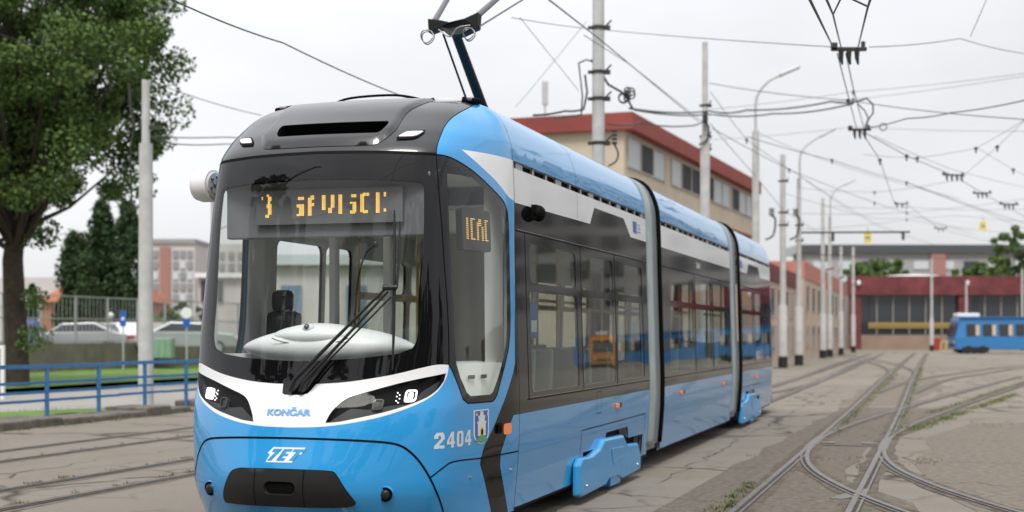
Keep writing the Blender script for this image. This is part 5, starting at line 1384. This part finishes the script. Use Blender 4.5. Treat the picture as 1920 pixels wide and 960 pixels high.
# reflected world behind the camera: trees and a shed beyond the photographer
t=empty('brick_workshop',(0,0,0),0,'dark workshop behind the photographer, mirrored in the windshield','building'); MB().b2((-40,-30,0),(10,-24,4.2)).build('wall','brick',t)
MB().b2((-41,-31,4.2),(11,-23.6,4.8)).build('roof','cardark',t)
for i in range(8): MB().b2((-38+i*6,-24.02,1),(-35+i*6,-23.9,3.2)).build('window','dglass',t)
t=empty('street_lamp',T(-.6,15.1),R(-16.76),'curved lamp post behind the photographer, mirrored in the windshield','street lamp','curved arm street lamps above the yard')
MB().tube([tuple(v) for v in crs([(0,0,0),(.05,0,4.0),(.3,-.1,6.4),(1.4,-.3,9.0),(2.6,-.5,10.9),(4.2,-.6,12.2)],6)],[.19]*12+[.16]*7+[.13]*6+[.11]*6,10).build('post','bark',t); MB().box((4.5,-.6,12.3),(.9,.3,.15)).build('lamp_head','galv',t)
wire('wire behind the photographer sagging from the curved lamp post, mirrored in the glass',[T(-.6,15.1,7),T(-5,4,8.4),T(-9,-14,7)],.022,.3)
wire('second wire behind the photographer crossing the first one, mirrored in the glass',[T(-14,20,9),T(-5,9,8.2),T(6,-3,9)],.02,.3)
wire('third wire behind the photographer running along the track, mirrored in the glass',[T(6,2.6,6.5),T(-30,3.4,6.5)],.02,.1)
for nm,x,y,w_,h_,lab in (('apartment_tower',62,152,34,36,'tall grey apartment block right of the view, mirrored in the upper tram panels'),('apartment_tower',100,138,26,27,'lower apartment block right of the view, mirrored in the upper tram panels')):
    b=empty(nm,(x,y,0),R(-20),lab,'building'); MB().b2((0,0,0),(w_,14,h_)).build('wall','grey',b)
    for r in range(int(h_/3.2)-2):
        for i in range(int(w_/4)): MB().b2((1+i*4,-.2,7+r*3.2),(3.2+i*4,-.02,8.8+r*3.2)).build('window','dglass',b)
for k,(x,y,h,rd,lab) in enumerate(((-30,-10,12,5.5,'tall roadside tree far left behind the photographer'),(-20,-14,11,5,'roadside tree behind the photographer on the left'),(-17,1,13,4.5,'tall tree at the far left beside the photographer'),(-11,-13,13,5,'tall tree behind the photographer left of the middle'),(-3,-14,12,4.2,'tree behind the photographer beside the workshop'),(6,-14,13,5,'roadside tree behind the photographer on the right'),(16,-14,10,5,'tree to the right behind the photographer'),(26,-6,9,4.5,'low roadside tree to the right of the photographer'))):
    broad((x,y,0),lab,h,(rd,rd,h*.40),h*.56,70,130,.45,'leafd',90+k,.25,h*.3,group='trees behind the photographer')
# ------------------------------------------------------------ overhead wires
def hanger(px,py,Y,wd,label,tilt=0,drops=(-.3,.0,.3)):
    c=W(px,py,Y); k=wd*Y/F/2; t=empty('wire_crossing_fitting',c,R(tilt),label,'wire fitting','wire fittings over the tracks')
    q=MB(); q.box((0,0,0),(2*k,.06,.06)); q.box((k*.8,0,.06),(.06,.05,.12)); q.box((-k*.85,0,.04),(.1,.06,.12)); q.build('beam','fitting',t,bevel=.01)
    for d_ in drops:
        MB().tube([(d_*k*1.5,0,0),(d_*k*1.5,0,-.14),(d_*k*1.5+.02,0,-.24)],[.045,.035,.015],8).build('clamp','fitting',t)
    return t
h1=hanger(1592,92,22,66,'large dark triple clamp fitting hanging highest in the picture')
hanger(1612,243,36,42,'brown double clamp fitting where the looped cables end')
hanger(1788,328,52,50,'spiky cluster fitting on the wires at right',20,(-.4,-.1,.2,.5))
hanger(1690,382,70,26,'small double clamp fitting above the depot roof',0,(-.4,.1))
hanger(1842,362,62,34,'tilted triple clamp fitting below the spiky cluster',-15)
hanger(1892,383,62,40,'long clamp fitting near the right edge',15)
hanger(1764,428,90,24,'tiny dark fitting above the right half of the depot',0,(-.2,.2))
WI=[
('green running wire from the top edge to the large triple clamp, left one',[W(1515,-8,9),W(1562,88,22)],.011,0,'wiregreen'),
('green running wire reaching the large clamp from the middle of the top edge',[W(1547,-8,9),W(1562,27,14),W(1578,92,22)],.010,0,'wiregreen'),
('steep running wire reaching the large clamp from the right',[W(1634,-8,9),W(1627,14,12),W(1609,88,22)],.010,0,'wiregreen'),
('short cross wire making a v shape above the large clamp',[W(1577,-4,12),W(1562,27,14)],.009,0,'wiregreen'),
('short tie wire at the top edge right of the v shape',[W(1597,-2,12),W(1627,12,12)],.009,0,'wiregreen'),
('left of two running wires dropping from the large clamp',[W(1570,100,22),W(1606,240,36)],.010,0,'wiregreen'),
('right of two running wires dropping from the large clamp',[W(1586,100,22),W(1601,170,28),W(1620,240,36)],.010,0,'wiregreen'),
('thin span wire from the wrapped pole to the large triple clamp',[W(960,33,24),W(1120,55,32),W(1560,88,22)],.007,.02,'wire'),
('thin span wire from the large clamp to the right edge',[W(1630,88,22),W(1800,72,26),W(1925,101,30)],.007,.03,'wire'),
('short guy wire rising to the top edge at right',[W(1820,68,26),W(1852,-6,24)],.006,0,'wire'),
('diagonal green wire crossing in front of the wrapped pole',[W(1022,-6,18),W(1120,70,26),W(1310,228,46)],.012,0,'wiregreen'),
('thin wire running beside the diagonal green wire',[W(1095,66,25),W(1180,120,34),W(1322,232,46)],.008,0,'wire'),
('thick upper cable from the wrapped pole to the cable loop',[W(1180,203,34),W(1330,208,46),W(1400,206,46),W(1560,190,40),W(1625,184,37)],.026,.08,'wiregreen'),
('thick lower cable from the wrapped pole towards the loop',[W(1190,206,34),W(1330,214,46),W(1450,213,44),W(1600,194,38)],.024,.08,'wiregreen'),
('curled end of the thick cable dropping to the brown fitting',[W(1625,184,37),W(1637,196,37),W(1637,212,37),W(1628,224,37),W(1624,238,37)],.022,0,'wiregreen'),
('inner curled cable beside the loop above the brown fitting',[W(1608,194,37),W(1622,208,37),W(1628,222,37),W(1622,238,37)],.018,0,'wiregreen'),
('black cable sagging between the wrapped pole and the next pole',[W(1140,232,32),W(1200,230,36),W(1290,236,43),W(1322,226,46)],.022,.05,'wire'),
('dark wire from the brown fitting up to the right edge',[W(1622,240,36),W(1700,222,34),W(1785,211,33),W(1925,187,30)],.014,.03,'wire'),
('pale wire falling gently from the pole by the office to the right edge',[W(1330,156,46),W(1590,188,40),W(1925,224,34)],.012,.06,'wire'),
('faint upper twin wire crossing the sky at right',[W(1330,205,60),W(1600,172,55),W(1925,137,50)],.008,.05,'wire'),
('faint lower twin wire crossing the sky at right',[W(1330,216,62),W(1600,186,57),W(1925,142,50)],.008,.05,'wire'),
('running wire from the brown fitting down to the small double clamp',[W(1616,248,36),W(1650,300,46),W(1676,378,70)],.012,0,'wire'),
('running wire from the brown fitting down to the spiky cluster',[W(1624,250,36),W(1700,292,44),W(1780,326,52)],.012,0,'wire'),
('running wire leaving the spiky cluster towards the right edge',[W(1796,334,52),W(1842,362,62),W(1925,408,85)],.013,0,'wire'),
('long wire slanting from the office pole to the lower right',[W(1400,256,46),W(1560,300,56),W(1700,342,62),W(1925,420,80)],.012,.03,'wire'),
('long wire slanting under the first one to the depot roof',[W(1335,240,46),W(1480,318,60),W(1640,380,75),W(1830,440,110)],.012,.03,'wire'),
('running wire along the row of poles from the office pole',[W(1332,232,46),W(1417,330,58),W(1470,395,68),W(1560,450,100)],.012,.03,'wire'),
('second running wire along the row of poles',[W(1332,172,46),W(1400,262,55),W(1500,330,73),W(1600,400,120)],.011,.03,'wire'),
('span wire between the second footed pole and the spiky cluster',[W(1498,352,73),W(1640,360,70),W(1790,338,52)],.008,.06,'wire'),
('span wire through the two small tee clamps at right',[W(1620,290,50),W(1720,296,48),W(1830,278,46),W(1925,222,42)],.007,.02,'wire'),
('thin guy wire from the cluster up to the right edge',[W(1808,328,52),W(1870,275,46),W(1925,222,42)],.007,0,'wire'),
('thin guy wire falling from the tee clamp at right',[W(1833,278,46),W(1900,318,52),W(1925,330,54)],.007,0,'wire'),
('low span wire over the depot, upper',[W(1500,400,73),W(1700,398,80),W(1925,372,85)],.009,.08,'wire'),
('low span wire over the depot, middle',[W(1545,385,95),W(1700,388,95),W(1925,392,95)],.009,.12,'wire'),
('low span wire over the depot, lower',[W(1500,430,73),W(1700,412,90),W(1925,440,110)],.010,.1,'wire'),
('dark feeder cable crossing in front of the far apartment slab',[W(1500,468,73),W(1560,478,98),W(1747,484,138),W(1925,478,140)],.03,.1,'wire'),
('guy wire from the top edge to the top of the far wires at right',[W(1700,382,70),W(1760,428,90),W(1925,470,120)],.011,.03,'wire'),
('wire from the left tree to the top of the left concrete pole',[W(-5,62,26),W(150,100,28),W(278,150,30)],.008,.05,'wire'),
('wire from the left concrete pole to the tram roof',[W(282,152,30),W(490,216,36)],.010,.06,'wiregreen'),
('green wire from the top edge down to the tram roof at left',[W(312,-6,14),W(530,80,17),W(775,188,22)],.009,.03,'wiregreen'),
('upper black cable between the left pole and the tram roof',[W(282,256,30),W(420,257,34),W(560,258,38)],.014,.02,'wire'),
('lower black cable between the left pole and the tram roof',[W(282,258,30),W(330,270,31),W(420,270,34),W(560,268,38)],.014,.02,'wire'),
('thick cable from behind the tram roof to the wrapped pole',[W(1000,216,30),W(1060,208,31),W(1094,205,32),W(1101,172,32),W(1097,140,32)],.024,.02,'wire'),
('second thick cable looping at the wrapped pole',[W(1040,222,30),W(1090,215,32),W(1092,180,31.8),W(1085,118,32),W(1100,112,32),W(1112,116,32)],.018,0,'wire'),
('hanging black cable from the wrapped pole to the dark coil',[W(1108,112,32),W(1124,130,32),W(1140,158,32),W(1165,172,33),W(1178,188,34),W(1186,203,34)],.028,0,'wire'),
('faint guy wire rising from the tram roof towards the pole',[W(965,202,40),W(985,180,40),W(1100,40,36)],.006,0,'wire'),
('thin extra span wire just below the twin wires at right',[W(1330,262,60),W(1600,238,55),W(1925,246,52)],.007,.05,'wire'),
('thin extra wire falling from the looped cable to the right edge',[W(1640,255,44),W(1780,316,55),W(1925,352,68)],.008,.03,'wire'),
('thin cross span wire above the bracket arm',[W(1470,362,68),W(1640,410,78),W(1800,404,84),W(1925,415,88)],.008,.05,'wire'),
('thin running wire passing over the first yellow sign',[W(1500,330,73),W(1640,420,85),W(1760,462,110)],.011,.03,'wire'),
('thin running wire passing over the second yellow sign',[W(1700,342,62),W(1843,396,75),W(1925,430,85)],.011,.02,'wire'),
('guy wire crossing the sky between the two curved lamps',[W(1425,250,58),W(1520,290,66),W(1640,330,74),W(1800,372,80)],.009,.04,'wire'),
('faint guy wire crossing behind the pantograph',[W(975,33,24),W(1085,170,32)],.006,0,'wire'),
]
for i,(lab,P,r,sag,m_) in enumerate(WI):
    ft=[P[k] for k in range(1,len(P)-1)] if (18<=i<=35) else ()
    wire(lab,P,r,sag,m_,fit=ft)
t=empty('cable_coil',W(1176,178,33),0,'dark tangle of coiled cable hanging beside the wrapped pole','cable coil'); q=MB()
for k in range(7):
    rr=.07+.02*(k%3); cx=.10*math.sin(k*2.1); cz=.09*math.cos(k*1.7); q.tube([(cx+rr*math.cos(R(a)),.03*k-.1,cz+rr*math.sin(R(a))) for a in range(0,361,24)],.017,6,caps=False)
q.build('coil','wire',t)
t=empty('cable_ring',W(1656,238,35),0,'small round cable ring hanging on the dark wire at right','cable ring'); MB().tube([(.09*math.cos(R(a)),0,.09*math.sin(R(a))) for a in range(0,361,20)],.012,6,caps=False).build('ring','wiregreen',t)
# long bracket arm across the yard + yellow signs
t=empty('bracket_arm',W(1498,436,73),0,'long dark horizontal bracket arm reaching right from the second footed pole','bracket arm'); MB().tube([(0,0,0),(5.7,0,.03)],.05,8).build('arm','wire',t); MB().box((1.75,0,-.25),(.12,.12,.4)).build('hanger','fitting',t); MB().box((5.35,0,-.2),(.12,.12,.35)).build('hanger','fitting',t); MB().tube([(0,0,0),(-.1,0,-.2),(-.1,0,-.1)],.03,6).build('stay','wire',t)
for px,py,Y,lab in ((1627,446,74,'small yellow hanging sign below the long bracket arm'),(1843,424,80,'small yellow hanging sign over the right half of the depot')):
    t=empty('hanging_sign',W(px,py,Y),0,lab,'hanging sign','yellow signs hung over the tracks'); MB().box((0,0,0),(.36,.03,.52)).build('plate','signy',t); MB().box((0,-.02,.02),(.26,.01,.12)).build('symbol','grey',t); MB().tube([(0,0,.26),(0,0,.6)],.01,5).build('wire','wire',t)
# vertical insulators beside the poles
for px,py,Y,lab in ((1447,400,64,'dark insulator bundle left of the thick black footed pole'),(1492,400,72,'dark insulator bundle strapped to the second footed pole'),(1152,262,32,'insulator with bent cable low on the wrapped pole'),(1322,222,45.8,'ring of clamps and cable ends on the pole before the office')):
    t=empty('insulator',W(px,py,Y),0,lab,'insulator','insulators on the poles'); q=MB(); k=Y/46
    for i in range(4): q.cyl((0,0,-.1+i*.09),(0,0,-.05+i*.09),.09*k,n=8)
    q.tube([tuple(v) for v in crs([(0,0,-.1),(.12*k,0,-.3),(.05*k,0,-.7*k),(-.2*k,0,-.85*k)],5)],.03*k,6); q.build('insulator','fitting',t)
